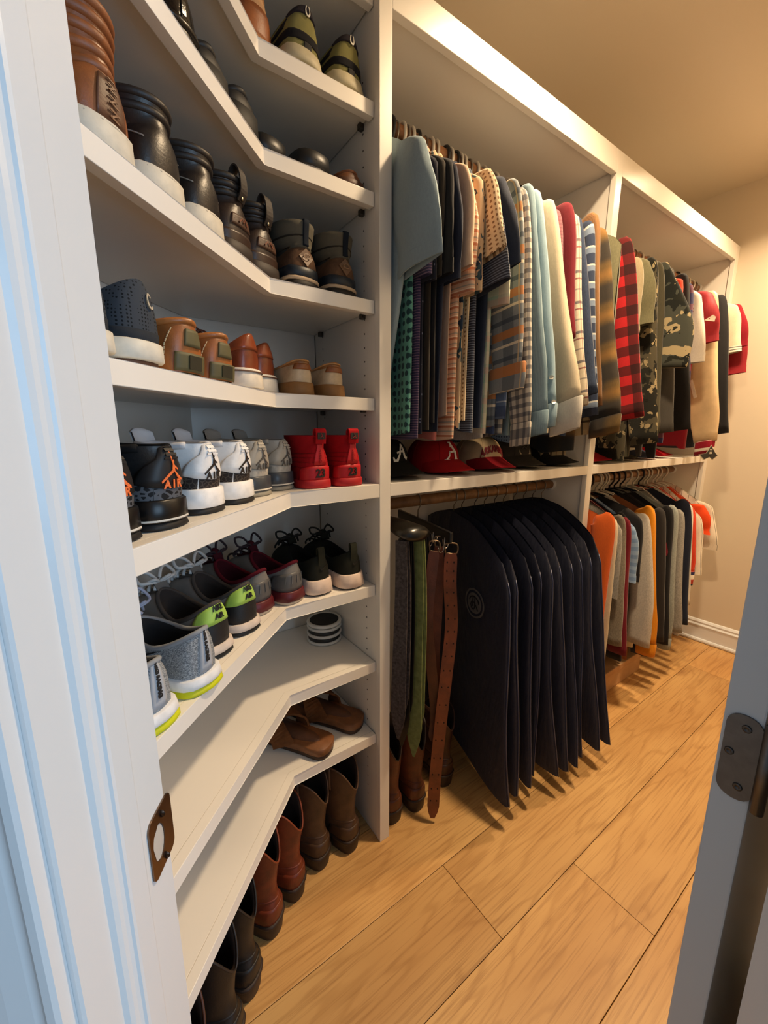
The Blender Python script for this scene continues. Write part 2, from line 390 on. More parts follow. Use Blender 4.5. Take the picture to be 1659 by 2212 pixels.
# casing on the room side of the doorway
prof = [(-.004, TH+.0002), (-.004, TH+.010), (-.006, TH+.012), (-.010, TH+.0125), (-.012, TH+.009), (-.015, TH+.0085), (-.019, TH+.010), (-.030, TH+.0125), (-.044, TH+.014), (-.050, TH+.0165), (-.055, TH+.0185), (-.075, TH+.019), (-.079, TH+.017), (-.079, TH+.0002)]
struct('trim_2', vprofile('casing', [dw(s, t) for s, t in prof], JAMB, 0, 2.12))
j3 = struct('trim_3', vprofile('jamb', [dw(DW+.019, 0), dw(DW, 0), dw(DW, TH), dw(DW+.019, TH)], JAMB))
link('door_stop', vprofile('stop', [dw(DW-s, t) for s, t in ogee], JAMB), j3)
struct('trim_4', vprofile('casing', [dw(DW-s, t) for s, t in prof], JAMB, 0, 2.12))
struct('trim_5', prism([dw(-.02, 0), dw(DW+.02, 0), dw(DW+.02, TH), dw(-.02, TH)], 2.035, 2.06, JAMB))
# open door, hinge edge towards the doorway
dr = tag(link('door_1', None, None, (.56, .0777, 0)), kind='structure')
link('door_slab', box(0, 0, .012, .6, .0353, 2.03, painted('door_paint', '#c9cdd0', .35, .05), .002), dr)
STEEL = metal('#6f6a66', .42)
for zc in (.25, .838, 1.82):
    a = rrect(-.0015, zc-.053, .0315, zc+.053, .015)
    G = np.array([[(-q, y, z) for y, z in a] for q in (.0002, .0022)])
    hl = link('hinge_leaf', loft('hinge_leaf', G, STEEL, True, True, True, False), dr)
    for yy, zz in ((.0132, zc+.038), (.0245, zc+.003), (.0118, zc-.036)):
        sc = link('screw', lathe('screw', [(.0001, .0006), (.0016, .0002), (.002, .0012), (.0042, .0014), (.0046, 0)], metal('#5a5552', .35), 14), hl, (-.0022, yy, zz)); sc.rotation_euler = (0, -math.pi/2, 0)
    link('hinge_knuckle', tube('hinge_knuckle', [(-.004, -.007, zc-.053), (-.004, -.007, zc+.053)], .0065, STEEL, 14), dr)
# made-up window behind the camera, unseen, added as the daylight's source
w1_ = tag(link('added_window_1', None, None, (WIN[0], WIN[1], WIN[2]), .4), kind='structure')
for a in ((-.72, -.03, -.82, -.65, .03, .82), (.65, -.03, -.82, .72, .03, .82), (-.65, -.03, -.82, .65, .03, -.75), (-.65, -.03, .75, .65, .03, .82), (-.65, -.015, -.02, .65, .015, .02)): link('window_frame', box(*a, JAMB), w1_)
gm_, gn_ = newmat('window_glass', .02); gn_.b.inputs['Transmission Weight'].default_value = 1
for z0_ in (-.75, .02): link('pane', box(-.65, -.004, z0_, .65, .0, z0_+.73, gm_, 0), w1_)
# ------------------------------------------------------------------ closet system: posts, panels, rails, shelves
cs = thing('closet_system', 'white built-in closet frame with posts, header and middle shelf along the back wall', 'closet')
for a, b in ((X0, X1), (X2, X3), (XI, XW)): link('post', box(a, YF, 0, b, YF+.019, ZHT, WHITE), cs)
for a, b in ((X0+.0006, X1-.008), (X2+.007, X3-.007), (XI+.006, XW-.002)): link('side_panel', box(a, YF+.019, 0, b, YB, ZHT-.03, WHITE), cs)
for a, b in ((X1, X2), (X3, XI)):
    link('header', box(a, YF, ZHB, b, YF+.019, ZHT, WHITE), cs)
    link('top_panel', box(a-.007, YF+.019, ZHB+.012, b+.006, YB, ZHB+.031, WHITE), cs)
    sh = link('shelf', box(a-.007, YF+.019, ZMB+.013, b+.006, YB, ZMT, WHITE), cs)
    link('front_rail', box(a, YF, ZMB, b, YF+.019, ZMT, WHITE), sh)
    link('back_panel', box(a-.007, YB, .0, b+.006, YB+.008, ZHB+.03, WHITE), cs)
su = thing('shoe_shelving', 'white corner shelving that bends forty-five degrees, full of shoes', 'shelving')
link('back_panel', box(bk-.004, YB, 0, X0-.0008, YB+.008, 2.3, WHITE), su)
link('back_panel', prism([(bk, YB), (-.37, YB-.37-bk), (-.376, YB+.006-.37-bk), (bk-.006, YB+.006)], 0, 2.3, WHITE, 0), su)
ends = lambda c: tuple(L2-DD*((c-(L2[1]-L2[0]))/(DD[0]-DD[1]))-NN*.004)     # where a 45-degree line meets the doorway wall
SZ = [1.8848, 1.7159, 1.4955, 1.2784, None, .8038, .5819, .3559]
for z in SZ+[2.0785]:
    if z is None: yf, kx, zt, zb, x1 = YF, .33, ZMT, ZMB, X0-.0008
    else: yf, kx, zt, zb, x1 = YS, KX, z, z-.0285, X0-.0012
    c0 = yf-kx; lip = .018; c1 = c0+lip*1.4142; kx2 = (yf+lip)-c1; c2 = DB-.004; kb = YB-.003-c2
    s = link('shelf', prism([(x1, yf+lip+.0006), (kx2, yf+lip+.0006), ends(c1), ends(c2), (kb, YB-.003), (x1, YB-.003)], zt-.019, zt, WHITE), su)
    link('front_edge', prism([(x1, yf), (kx, yf), ends(c0), ends(c1), (kx2, yf+lip), (x1, yf+lip)], zb, zt+.0004, WHITE, .0018), s)
    if z and z < 2.0:
        for yy in (YS+.045, YB-.05):
            link('shelf_pin', box(X0-.012, yy-.006, z-.0285-.003, X0-.0005, yy+.006, z-.0192, metal('#5b564f', .4), .002), s)
hv, hf = [], []
for col in (YS+.045, YB-.05):
    for k in range(58):
        z = .12+.032*k; b = len(hv)
        for i in range(8): a = i*math.pi/4; hv.append((X0-.0002, col+.0023*math.cos(a), z+.0023*math.sin(a)))
        hf.append(tuple(range(b, b+8)))
link('pin_holes', mesh('pin_holes', hv, hf, mat('#4a4640', .9, vary=0), False), su)
# rods
for (a, b, z, c, lb) in ((X1-.008, X2+.007, RZU, '#9a6b45', 'brown wooden rod holding shirts above the row of caps'), (X1-.008, X2+.007, RZL, '#8a6440', 'wooden rod holding the navy garment bags'),
                         (X3-.007, XI+.006, RZU, '#8a5c3e', 'wooden rod holding camouflage and jerseys by the far wall'), (X3-.007, XI+.006, RZL, '#8f6a4a', 'wooden rod holding sweaters above the tan floor box')):
    t = thing('closet_rod', lb, 'rod')
    link('dowel', tube('dowel', [(a+.004, RODY, z), ((a+b)/2, RODY, z), (b-.004, RODY, z)], .017, mat(c, .5, .4, 0, .2, 25), 20), t)
    for q, s in ((a, 1), (b, -1)):
        link('rod_socket', tube('rod_socket', [(q+s*.0005, RODY, z), (q+s*.009, RODY, z)], .024, JAMB, 20), t)
# ceiling lamps
for i, (x, y, lb) in enumerate(((1.08, .44, 'round recessed ceiling lamp between the doorway and the caps'), (2.27, .43, 'round recessed ceiling lamp close to the far wall'))):
    t = thing('ceiling_lamp', lb, 'lamp', (x, y, ZC))
    link('trim_ring', lathe('trim_ring', [(.072, -.0005), (.088, -.0005), (.09, -.004), (.074, -.009), (.072, -.006)], JAMB, 32, cap0=False, cap1=False), t)
    link('lens', lathe('lens', [(.0001, -.003), (.05, -.0035), (.0725, -.0015)], glow('#ffd9a0', 9), 32, cap0=False, cap1=False), t)
    ld = bpy.data.lights.new('lamp_light', 'AREA'); ld.shape = 'DISK'; ld.size = .13; ld.energy = LAMP_W; ld.spread = math.radians(135); ld.color = LAMP_C
    link(('ceiling_lamp_near_offscreen', 'ceiling_lamp_far_offscreen')[i], ld, t, (0, 0, -.012))
# ------------------------------------------------------------------ shoes
NU = 48
def outline(L, wh, wb, toe=1.0, asym=0.0):
    k = [(0, 0), (.010, .5*wh), (.040, .88*wh), (.11, wh), (.25, wh*.98), (.42, (wh+.25*(wb-wh))), (.58, wh+.75*(wb-wh)), (.7, wb), (.82, .92*wb), (.92, .68*wb*toe), (.975, .38*wb*toe), (1, 0)]
    C = crv([(x, y*L) for y, x in k], 160); C[:, 0] = np.maximum(C[:, 0], 0)
    s = np.r_[0, np.cumsum(np.linalg.norm(np.diff(C, axis=0), axis=1))]; t = np.linspace(0, s[-1], NU//2+1)
    R = np.stack([np.interp(t, s, C[:, 0]), np.interp(t, s, C[:, 1])], 1)
    full = np.vstack([R, (R*[-1, 1])[-2:0:-1]]); full[:, 0] += asym*(full[:, 1]/L)**2; return full
UU = np.arange(NU)/NU
class Shoe:
    def __init__(s, name, label, cat, loc, az, group, L=.272, wh=.034, wb=.040, sole=(.022, .016), col=(.008, .145, .032, .085, .062, .1), toe_h=.055, toe=1.0, side=1, shaft=None, dip=(0, 0), upper=None, nv=11, bulge=.0, lining=None, lean=0):
        s.root = thing(name, label, cat, loc, az-math.pi/2, group); s.L = L; s.side = side; s.dims = (L, wh, wb, toe)
        s.sole = sole; B = outline(L, wh, wb, toe, .008*side); s.base = B
        s.z0 = lambda y: sole[1]+(sole[0]-sole[1])*(1-np.clip((y/L-.3)/.28, 0, 1)**2*(3-2*np.clip((y/L-.3)/.28, 0, 1)))
        y0, y1, cw, hh, hs, hf = col; c = np.cos(2*np.pi*UU); sn = np.sin(2*np.pi*UU)
        zc = hs+(hh-hs)*np.maximum(0, c)**1.6+(hf-hs)*np.maximum(0, -c)**1.6
        C = np.stack([cw*sn, (y0+y1)/2-(y1-y0)/2*c-lean*np.maximum(0, c), zc], 1)
        P0 = np.stack([B[:, 0]*.97, .002+B[:, 1]*.985, s.z0(B[:, 1])-.003], 1)
        a = (1-c)/2; q = (.10+.12*a)[:, None]
        P1 = P0*(1-q)+C*q; P1[:, 2] = P0[:, 2]+(1-a)*(.62*(zc-P0[:, 2]))+a*toe_h*1.15
        P1[:, 0] *= 1+bulge*(1-a); P1[:, 1] -= bulge*.03*np.maximum(0, c)
        G = [];
        for v in np.linspace(0, 1, nv): G.append((1-v)**2*P0+2*v*(1-v)*P1+v*v*C)
        if shaft:
            k = len(shaft)
            for j, (z, yc, ax, ay) in enumerate(shaft):
                w = ((j+1)/k)**2
                zz = z+(zc-zc.mean())*max(0, 1-(j+1)/2)-w*(dip[0]*np.maximum(0, c)**5+dip[1]*np.maximum(0, -c)**5)+w*.012*np.abs(sn)**2*(1 if dip[0] else 0)
                G.append(np.stack([ax*sn, yc-ay*c, zz], 1))
        s.R = np.array(G); s.nv = nv; s.per = 2.35*L
        if upper: s.upper = link('upper', loft('upper', s.R, upper, True, False, False), s.root)
        top = s.R[-1]; ctr = top.mean(0); G = [top]
        inn = top.copy(); inn[:, :2] = ctr[:2]+(top[:, :2]-ctr[:2])*.90; inn[:, 2] -= .0005; G.append(inn)
        fl_ = max(sole[0]+.012, top[:, 2].min()-.085) if shaft and len(shaft) > 3 else sole[0]+.012
        for q in (.35, .7, 1.0):
            r = inn.copy(); r[:, :2] = ctr[:2]+(inn[:, :2]-ctr[:2])*(1-(.22 if shaft else .1)*q); r[:, 2] = inn[:, 2]+(fl_-inn[:, 2])*q; G.append(r)
        link('lining', loft('lining', np.array(G), lining or cloth('#2b2724'), True, False, True), s.root)
    def S(s, u, v):
        R = s.R; n = len(R)-1; x = (u % 1)*NU; i = int(x) % NU; fx = x-int(x); y = min(max(v, 0), 1.08)*n; j = min(int(y), n-1); fy = y-j
        a = R[j, i]*(1-fx)+R[j, (i+1) % NU]*fx; b = R[j+1, i]*(1-fx)+R[j+1, (i+1) % NU]*fx
        return a*(1-fy)+b*fy
    def N(s, u, v):
        e = .012; du = s.S(u+e, v)-s.S(u-e, v); dv = s.S(u, min(v+.05, 1))-s.S(u, max(v-.05, 0)); n = np.cross(du, dv); k = np.linalg.norm(n)
        return n/k if k > 1e-9 else np.array([0, -1., 0])
    def patch(s, name, u0, u1, vlo, vhi, m, off=.0014, nu=18, nv=6, parent=None):
        A = np.zeros((nv+2, nu+2, 3))
        for i, u in enumerate(np.r_[u0, np.linspace(u0, u1, nu), u1]):
            a = vlo(u) if callable(vlo) else vlo; b = vhi(u) if callable(vhi) else vhi
            for j, v in enumerate(np.r_[a, np.linspace(a, b, nv), b]):
                e = -.0005 if (i in (0, nu+1) or j in (0, nv+1)) else off
                A[j, i] = s.S(u, v)+s.N(u, v)*e
        V, F = grid(A); return link(name, mesh(name, V, F, m), parent or s.root)
    def layer(s, name, f0, f1, ex, m, flare=0.0, parent=None, y1=None):
        B = s.base; L, wh, wb, toe = s.dims; ctr = np.array([B[:, 0].mean(), L*.5])
        z0 = s.z0(B[:, 1]); za, zb = z0*f0, z0*f1
        d = B-np.stack([np.zeros(NU)+B[:, 0].mean()*(B[:, 1]/L), np.clip(B[:, 1], .15*L, .8*L)], 1); d /= np.linalg.norm(d, axis=1)[:, None]+1e-9
        def ring(e, z): q = B+d*e; return np.stack([q[:, 0], q[:, 1], z], 1)
        c = .0022; G = [ring(ex+flare-c, za), ring(ex+flare, za+c*.8), ring(ex+flare*.5, (za+zb)/2), ring(ex, zb-c*.8), ring(ex-c, zb)]
        return link(name, loft(name, np.array(G), m), parent or s.root)
    def heel(s, name, m, h, y1=.075, taper=.004):
        B = s.base; k = B[:, 1] < y1; idx = [i for i in list(range(NU//2, NU))+list(range(NU//2)) if k[i]]
        P = [B[i] for i in idx]; G = []
        for z, e in ((0, taper), (.003, taper-.001), (h-.003, 0), (h, .001)):
            G.append([(p[0]*(1-e/.034), p[1]+e*.6 if p[1] < y1*.5 else p[1], z) for p in P])
        return link(name, loft(name, np.array(G), m), s.root)
    def ring(s, name, v, r, m, u0=0., u1=1., off=0.0, parent=None):
        cl = (u1-u0) > .99; us = np.linspace(u0, u1, 40, endpoint=not cl)
        P = [s.S(u, v(u) if callable(v) else v)+s.N(u, v(u) if callable(v) else v)*off for u in us]
        return link(name, tube(name, P, r, m, 8, True, cl), parent or s.root)
    def mark(s, name, VF, u0, v0, m, vs=None, th=.0010, off=.0015, parent=None, rot=0.0):
        h = np.linalg.norm(s.S(u0, 1)-s.S(u0, 0)) if vs is None else vs; cr, sr = math.cos(rot), math.sin(rot)
        def fn(x, y):
            x, y = x*cr-y*sr, x*sr+y*cr
            u, v = u0+x/s.per, v0+y/h; q = s.N(u, v); return s.S(u, v)+q*off, q
        return put(name, VF, fn, m, parent or s.root, th)
    def tongue(s, m, h=.035, w=.052, lean=.012, v0=.72):
        A = []
        for t in np.linspace(0, 1, 8):
            row = []
            for k in np.linspace(-1, 1, 9):
                u = .5+k*w
                if t < .5: p = s.S(u, v0+(1-v0)*t*2)+s.N(u, .95)*.003
                else:
                    e = s.S(u, 1.0); p = e+s.N(u, .95)*.003+np.array([0, lean*(t-.5)*2, h*(t-.5)*2*(1-.25*k*k)])
                row.append(p)
            A.append(row)
        A = np.array(A); Bk = A[::-1].copy(); Bk[:, :, 1] -= .006; V, F = grid(np.vstack([A, Bk])); return link('tongue', mesh('tongue', V, F, m), s.root)
    def laces(s, m, rows=4, v0=.5, v1=.97, w=.055, bow=True, r=.0022, h=.03):
        vsx = np.linspace(v0, v1, rows)
        for i, v in enumerate(vsx):
            P = [s.S(.5+k*w, v)+np.array([0, 0, .004+.006*(1-k*k)])+s.N(.5+k*w, v)*.003 for k in np.linspace(-1, 1, 9)]
            link('lace', tube('lace', P, r, m, 6), s.root)
        if bow:
            c = s.S(.5, v1)+np.array([0, .0, .016])
            for sg in (-1, 1):
                P = crv([c, c+np.array([sg*.014, .012, h*.75]), c+np.array([sg*.031, .02, h*.8]), c+np.array([sg*.036, .004, h*.25]), c+np.array([sg*.02, -.004, .004]), c], 18)
                link('lace', tube('lace', P, r, m, 6), s.root)
                P = crv([c, c+np.array([sg*.016, -.01, .01]), c+np.array([sg*.026, .012, -.002]), c+np.array([sg*.034, .02, -.018])], 12)
                link('lace', tube('lace', P, r, m, 6), s.root)
def az(d): return math.radians(d)
def on(z, px, py): p = at(px, py, Z=z); return np.array([p[0], p[1], z])
def front(z, px, py, inset=.012, fixed=False):
    """point on the shelf front line (moved in by inset) seen at pixel px, py"""
    yf, kx = (YF, .33) if fixed else (YS, KX); d = ray(px, py)
    t = (yf+inset)/d[1]; p = d*t
    if p[0] < kx-inset*.41:
        c = yf-kx+inset*1.4142; t = c/(d[1]-d[0]); p = d*t
    return np.array([p[0], p[1], z])
Z1, Z2, Z3, Z4, Z6, Z7, Z8 = SZ[0]+.0008, SZ[1]+.0008, SZ[2]+.0008, SZ[3]+.0008, SZ[5]+.0008, SZ[6]+.0008, SZ[7]+.0008
Z5 = ZMT+.0008
BLK, WHT = rubber('#141414', .45), rubber('#e6e2da', .5)

# --- row 1: olive and black runners, tan suede shoes
def runner(p, a, sd):
    s = Shoe('sneaker', 'olive and black running sneaker with ridged cream heel', 'sneaker', p, az(a), 'olive running sneakers', upper=cloth('#7f7a4a'), side=sd, wh=.039, col=(.004, .14, .037, .1, .075, .11), sole=(.034, .024), bulge=.1, lean=.004)
    s.layer('outsole', 0, .28, .002, rubber('#8d8640'), .002); s.layer('midsole', .26, 1.05, .003, rubber('#b7ad8e'), .005)
    s.patch('heel_band', -.16, .16, .18, .36, cloth('#1c1b1e'), .0018); s.patch('side_stripe', .1, .2, lambda u: .5, lambda u: .74-(u-.1)*1.6, cloth('#1c1b1e'), .0016); s.patch('side_stripe', -.2, -.1, lambda u: .5, lambda u: .74-(-.1-u)*1.6, cloth('#1c1b1e'), .0016)
    s.patch('heel_collar', -.11, .11, .8, 1.03, cloth('#2a262c'), .0028)
    s.mark('emblem', strokes([[(.008*math.cos(t), .011*math.sin(t)) for t in np.linspace(0, 2*math.pi, 20)]], .0035), .0, .92, mat('#cfcabb', .6), off=.003)
    s.patch('heel_split', -.012, .012, -.0, .16, cloth('#3a3836'), .004)
runner(front(Z1, 655, 130), 99, 1); runner(front(Z1, 742, 165), 97, -1)
def tanshoe(p, a, sd):
    s = Shoe('sneaker', 'pale tan suede sneaker with a brown heel counter', 'sneaker', p, az(a), 'tan suede sneakers', upper=suede('#c49a70'), side=sd, wh=.038, col=(.004, .145, .036, .098, .07, .1), sole=(.026, .02), bulge=.1)
    s.layer('outsole', 0, 1.02, .002, rubber('#a9764c'), .002); s.patch('heel_counter', -.15, .15, 0, lambda u: .58-7*u*u, leather('#9a5a30'), .002); s.ring('collar_roll', 1.0, .004, suede('#b98c62'))
tanshoe(front(Z1, 572, 70, .02), 112, 1); tanshoe(front(Z1, 520, -20, .02), 116, -1)
# --- row 2: dress shoes, black clogs and slides, sandal
def dress(p, a, sd):
    s = Shoe('dress_shoe', 'glossy black leather dress shoe with stacked heel', 'shoe', p, az(a), 'black dress shoes', upper=leather('#0d0b0c', .12, .05), side=sd, col=(.006, .15, .03, .085, .06, .08), sole=(.034, .012), toe=.85, bulge=.12)
    s.layer('sole', .86, 1.1, .004, leather('#120f0e', .3)); s.heel('heel', leather('#161110', .3), .03); s.patch('heel_seam', -.013, .013, .05, 1.0, leather('#0b0a0a', .15), .0018)
dress(front(Z2, 425, 110, .012), 128, 1); dress(front(Z2, 372, 20, .012), 130, -1)
def clog(p, a, sd):
    s = Shoe('clog', 'matte black foam clog with a thick rounded heel', 'shoe', p, az(a), 'black clogs', upper=rubber('#17181a', .55), side=sd, wh=.038, wb=.042, col=(.012, .15, .034, .075, .055, .085), sole=(.046, .03), bulge=.12)
    s.layer('sole', 0, 1.02, .004, rubber('#121315', .6), .001); s.ring('heel_rim', 1.0, .0065, rubber('#1b1c1e', .5))
clog(front(Z2, 522, 235, .014), 118, 1); clog(front(Z2, 500, 170, .028), 122, -1)
def slide(p, a, sd):
    s = Shoe('slide_sandal', 'black slide sandal with white printed heel edge', 'sandal', p, az(a), 'black slide sandals', upper=None, side=sd, wh=.036, wb=.040, col=(.012, .25, .03, .034, .03, .03), sole=(.03, .022), toe_h=.005)
    s.layer('footbed', .55, 1.5, .004, rubber('#191a1c', .4), .001); s.layer('sole', 0, .6, .002, rubber('#8f8b84'))
    for k in range(6): s.mark('sole_print', strokes([[(-.006, -.004), (.006, .004)], [(-.006, .004), (.006, -.004)]], .0025), -.09+.036*k, -.0, mat('#26231f', .7), vs=.03, off=.006)
    P = [(math.cos(t)*.05*sd, .16, .03+.05*math.sin(t)) for t in np.linspace(0, math.pi, 14)]
    link('strap', ribbon('strap', P, (0, 1, 0), .075, .006, leather('#151516', .5)), s.root)
slide(front(Z2, 597, 325, .012), 108, 1); slide(front(Z2, 662, 345, .012), 97, -1)
s = Shoe('sandal', 'small brown leather sandal beside the divider on the upper shelf', 'sandal', front(Z2, 757, 385, .012), az(92), None, L=.27, upper=leather('#6b4024'), col=(.006, .13, .03, .034, .03, .045), sole=(.018, .014), toe_h=.02)
s.layer('sole', 0, 1.02, .003, leather('#4f2d19', .5)); s.ring('strap_edge', 1.0, .003, leather('#7d4b2b'))
# --- row 3: ankle boots
def chukka(p, a, sd, c, name_l, grp, tab=False):
    hs_ = (.108, .125, .142) if tab else (.096, .106, .116)
    s = Shoe('ankle_boot', name_l, 'boot', p, az(a), grp, upper=leather(c, .38), side=sd, col=(.004, .15, .035, .086, .08, .1), sole=(.032, .026), bulge=.16, lean=.0, wh=.039,
             shaft=[(hs_[0], .066, .04, .06), (hs_[1], .062, .042, .058), (hs_[2], .06, .043, .058)], lining=cloth('#3a2a20'))
    s.layer('cupsole', 0, 1.08, .003, rubber('#cfc8b8'), .001); s.ring('welt_line', .02, .0012, rubber('#a8a191'), off=.004)
    for k in range(5 if tab else 2): s.ring('collar_roll', (.76+.058*k) if tab else (.88+.095*k), .0058 if tab else .0052, leather(c, .5), off=-.002)
    if tab:
        s.patch('heel_strip', -.03, .03, .06, .62, leather('#5b3721', .5), .002); s.mark('heel_embossing', strokes([[(-.03+.009*k, -.006), (-.027+.009*k, .006)] for k in range(7)]+[[(-.027+.018*k, .004), (-.02+.018*k, -.004)] for k in range(3)], .0022), 0.0, .36, leather('#7a5236', .5), rot=math.pi/2, off=.003)
    else:
        st = mat('#8a8680', .8)
        s.ring('stitching', lambda u: .55-2.2*abs(u-.12), .0009, st, .06, .26, .0008)
        s.ring('stitching', lambda u: .55-2.2*abs(u+.12), .0009, st, -.26, -.06, .0008)
chukka(front(Z3, 268, 330, .012), 133, 1, '#8a4f28', 'tan-brown leather ankle boot with ribbed collar and white sole', None, True)
for px, py, sd in ((378, 430, 1), (452, 500, -1)): chukka(front(Z3, px, py, .012), 131, sd, '#231d1a', 'black leather ankle boot with padded collar and white sole', 'black white-soled ankle boots')
def loopboot(p, a, sd):
    c = '#2e211b'; s = Shoe('work_boot', 'dark brown leather work boot with a heel pull loop', 'boot', p, az(a), 'dark work boots with pull loops', upper=leather(c, .4), side=sd, col=(.004, .15, .036, .09, .085, .105), sole=(.026, .02), bulge=.18, wh=.042,
             shaft=[(.104, .066, .041, .062), (.116, .062, .043, .06), (.128, .06, .044, .06)], lining=cloth('#15110f'))
    s.layer('outsole', 0, 1.05, .004, rubber('#2b211c'), .001); s.patch('heel_counter', -.2, .2, 0.02, lambda u: .2-1.2*u*u, leather('#38261d', .4), .002)
    for k in range(3): s.ring('collar_roll', .84+.07*k, .0058, leather('#1b1512', .55), off=-.002)
    s.patch('heel_patch', -.045, .045, .3, .5, leather('#4a3021', .5), .0022); s.mark('heel_emblem', strokes([[(-.012, -.004), (-.004, .005), (0, -.002), (.005, .006), (.012, -.004)]], .003), 0, .4, leather('#7a3d24', .5), off=.003)
    y = s.S(0, .9)[1]; P = crv([(0, y-.002, .094), (0, y-.010, .110), (0, y-.008, .136), (0, y+.002, .148), (0, y+.012, .136), (0, y+.008, .112)], 20)
    link('pull_loop', ribbon('pull_loop', P, (1, 0, 0), .018, .0025, leather('#241c18', .6)), s.root)
    o = link('rivet', lathe('rivet', [(.0001, .002), (.003, .0018), (.0042, 0)], metal('#8f8878'), 12), s.root, (0, y-.006, .098)); o.rotation_euler = (math.pi/2, 0, 0)
loopboot(front(Z3, 532, 570, .010), 128, 1); loopboot(front(Z3, 588, 600, .012), 118, -1)
def hiker(p, a, sd):
    s = Shoe('hiking_boot', 'brown nubuck hiking boot with grey padded collar and navy band', 'boot', p, az(a), 'hiking boots', upper=suede('#5b4331'), side=sd, col=(.006, .15, .031, .082, .075, .1), sole=(.026, .02), bulge=.15, wh=.038,
             shaft=[(.1, .066, .038, .06), (.114, .064, .041, .06), (.126, .062, .042, .06)], lining=cloth('#35332f'))
    s.layer('outsole', 0, .55, .003, rubber('#16120f'), .002); s.layer('midsole', .5, .8, .004, rubber('#b9a184')); s.layer('sole_rand', .78, 1.55, .002, rubber('#15202b', .45))
    s.patch('padded_collar', -.28, .28, .7, 1.0, cloth('#5a5549'), .0045); s.ring('collar_seam', .85, .0016, cloth('#2c2924'), -.28, .28, .004)
    s.patch('heel_tab', -.02, .02, .72, 1.02, cloth('#141b26'), .0075, 6); dm = [(-.021, 0), (0, .024), (.021, 0), (0, -.024)]
    s.mark('heel_badge', polys([dm]), 0, .43, leather('#6d5039', .5), th=.002); s.mark('heel_badge_mark', strokes([[(.009*math.cos(t), .006*math.sin(t)) for t in np.linspace(0, 6.28, 16)]], .002), 0, .43, leather('#8a6b4e', .5), off=.004)
hiker(front(Z3, 658, 612, .012), 99, 1); hiker(front(Z3, 745, 640, .012), 97, -1)
# --- row 4: slip-ons, driving mocs, leather sneakers, boat shoes
def slipon(p, a, sd):
    s = Shoe('slip_on_shoe', 'charcoal perforated mesh slip-on shoe with off-white sole', 'shoe', p, az(a), 'charcoal slip-ons', upper=dotmesh, side=sd, col=(.004, .15, .035, .1, .07, .075), sole=(.027, .022), bulge=.14, wh=.035, wb=.037)
    s.layer('outsole', 0, .3, -.004, rubber('#5a3a28')); s.layer('midsole', .25, 1.12, .003, rubber('#d5cfc0'), .001); s.patch('heel_band', -.5, .5, 0.02, .2, cloth('#2b2f35'), .0016, 40, 3)
    s.mark('emblem', strokes([[(.0055*math.cos(t), .0085*math.sin(t)) for t in np.linspace(.6, 5.6, 18)]], .0025), 0.02, .66, mat('#b9ab93', .7))
m_, n_ = newmat('perforated_mesh', .9, .2); x_ = n_.n('ShaderNodeTexVoronoi'); x_.inputs['Scale'].default_value = 230; x_.inputs['Randomness'].default_value = .1; n_.l(n_.co(), x_.inputs['Vector'])
n_.l(n_.mix(n_.m('LESS_THAN', x_.outputs['Distance'], .3), lin('#3b4047'), lin('#17191c')), n_.b.inputs['Base Color']); dotmesh = m_
slipon(front(Z4, 312, 790, .008), 130, 1); slipon(front(Z4, 247, 775, .008), 132, -1)
def moc(p, a, sd):
    s = Shoe('driving_moccasin', 'tan leather driving moccasin with rubber nubs up the heel', 'shoe', p, az(a), 'tan driving moccasins', upper=leather('#9d5c2b', .4), side=sd, col=(.002, .15, .037, .074, .062, .072), sole=(.006, .006), bulge=.2, wh=.035, wb=.037)
    s.layer('outsole', 0, 1.0, -.006, rubber('#4d4630')); s.ring('collar_roll', .98, .0045, leather('#a86732', .4)); st = mat('#d8c49b', .8)
    s.patch('heel_rubber', -.028, .028, .44, .78, rubber('#5b5538'), .003); s.patch('heel_rubber', -.05, .05, .02, .32, rubber('#5b5538'), .004); s.mark('heel_badge', polys([[(-.012, -.008), (.012, -.008), (.012, .008), (-.012, .008)]]), 0, .17, rubber('#2e2b1d'), off=.0045)
    for sg in (-1, 1):
        for k in range(9): s.mark('stitch', strokes([[(0, -.0022), (0, .0022)]], .0016), sg*(.075-.001*abs(k-4)), .14+.075*k, st, off=.001)
        s.ring('stitching', lambda u: .72-.9*(abs(u)-.1) if abs(u) > .16 else .3+(abs(u)-.09)*5, .0008, st, *sorted((sg*.1, sg*.3)), .0006)
moc(front(Z4, 410, 815, .006), 131, 1); moc(front(Z4, 490, 830, .006), 128, -1)
def brogue(p, a, sd):
    s = Shoe('leather_sneaker', 'red-brown leather sneaker with thick white sole', 'sneaker', p, az(a), 'red-brown leather sneakers', upper=leather('#7d3a1f', .3), side=sd, wh=.032, wb=.035, col=(.012, .145, .03, .104, .066, .1), sole=(.036, .026), bulge=.12, lean=.006)
    s.layer('midsole', .12, 1.1, .004, rubber('#e0d8ca'), .003); s.layer('outsole', 0, .2, .0, rubber('#53362a')); s.patch('heel_rubber', -.12, .12, -.12, .03, rubber('#53362a'), .009); s.patch('heel_counter', -.13, .13, .52, lambda u: 1.0-4*u*u, leather('#8a4222', .3), .002); s.laces(mat('#5d2f1d', .7), 4)
brogue(front(Z4, 590, 845, .006), 124, 1); brogue(front(Z4, 606, 846, .03), 119, -1)
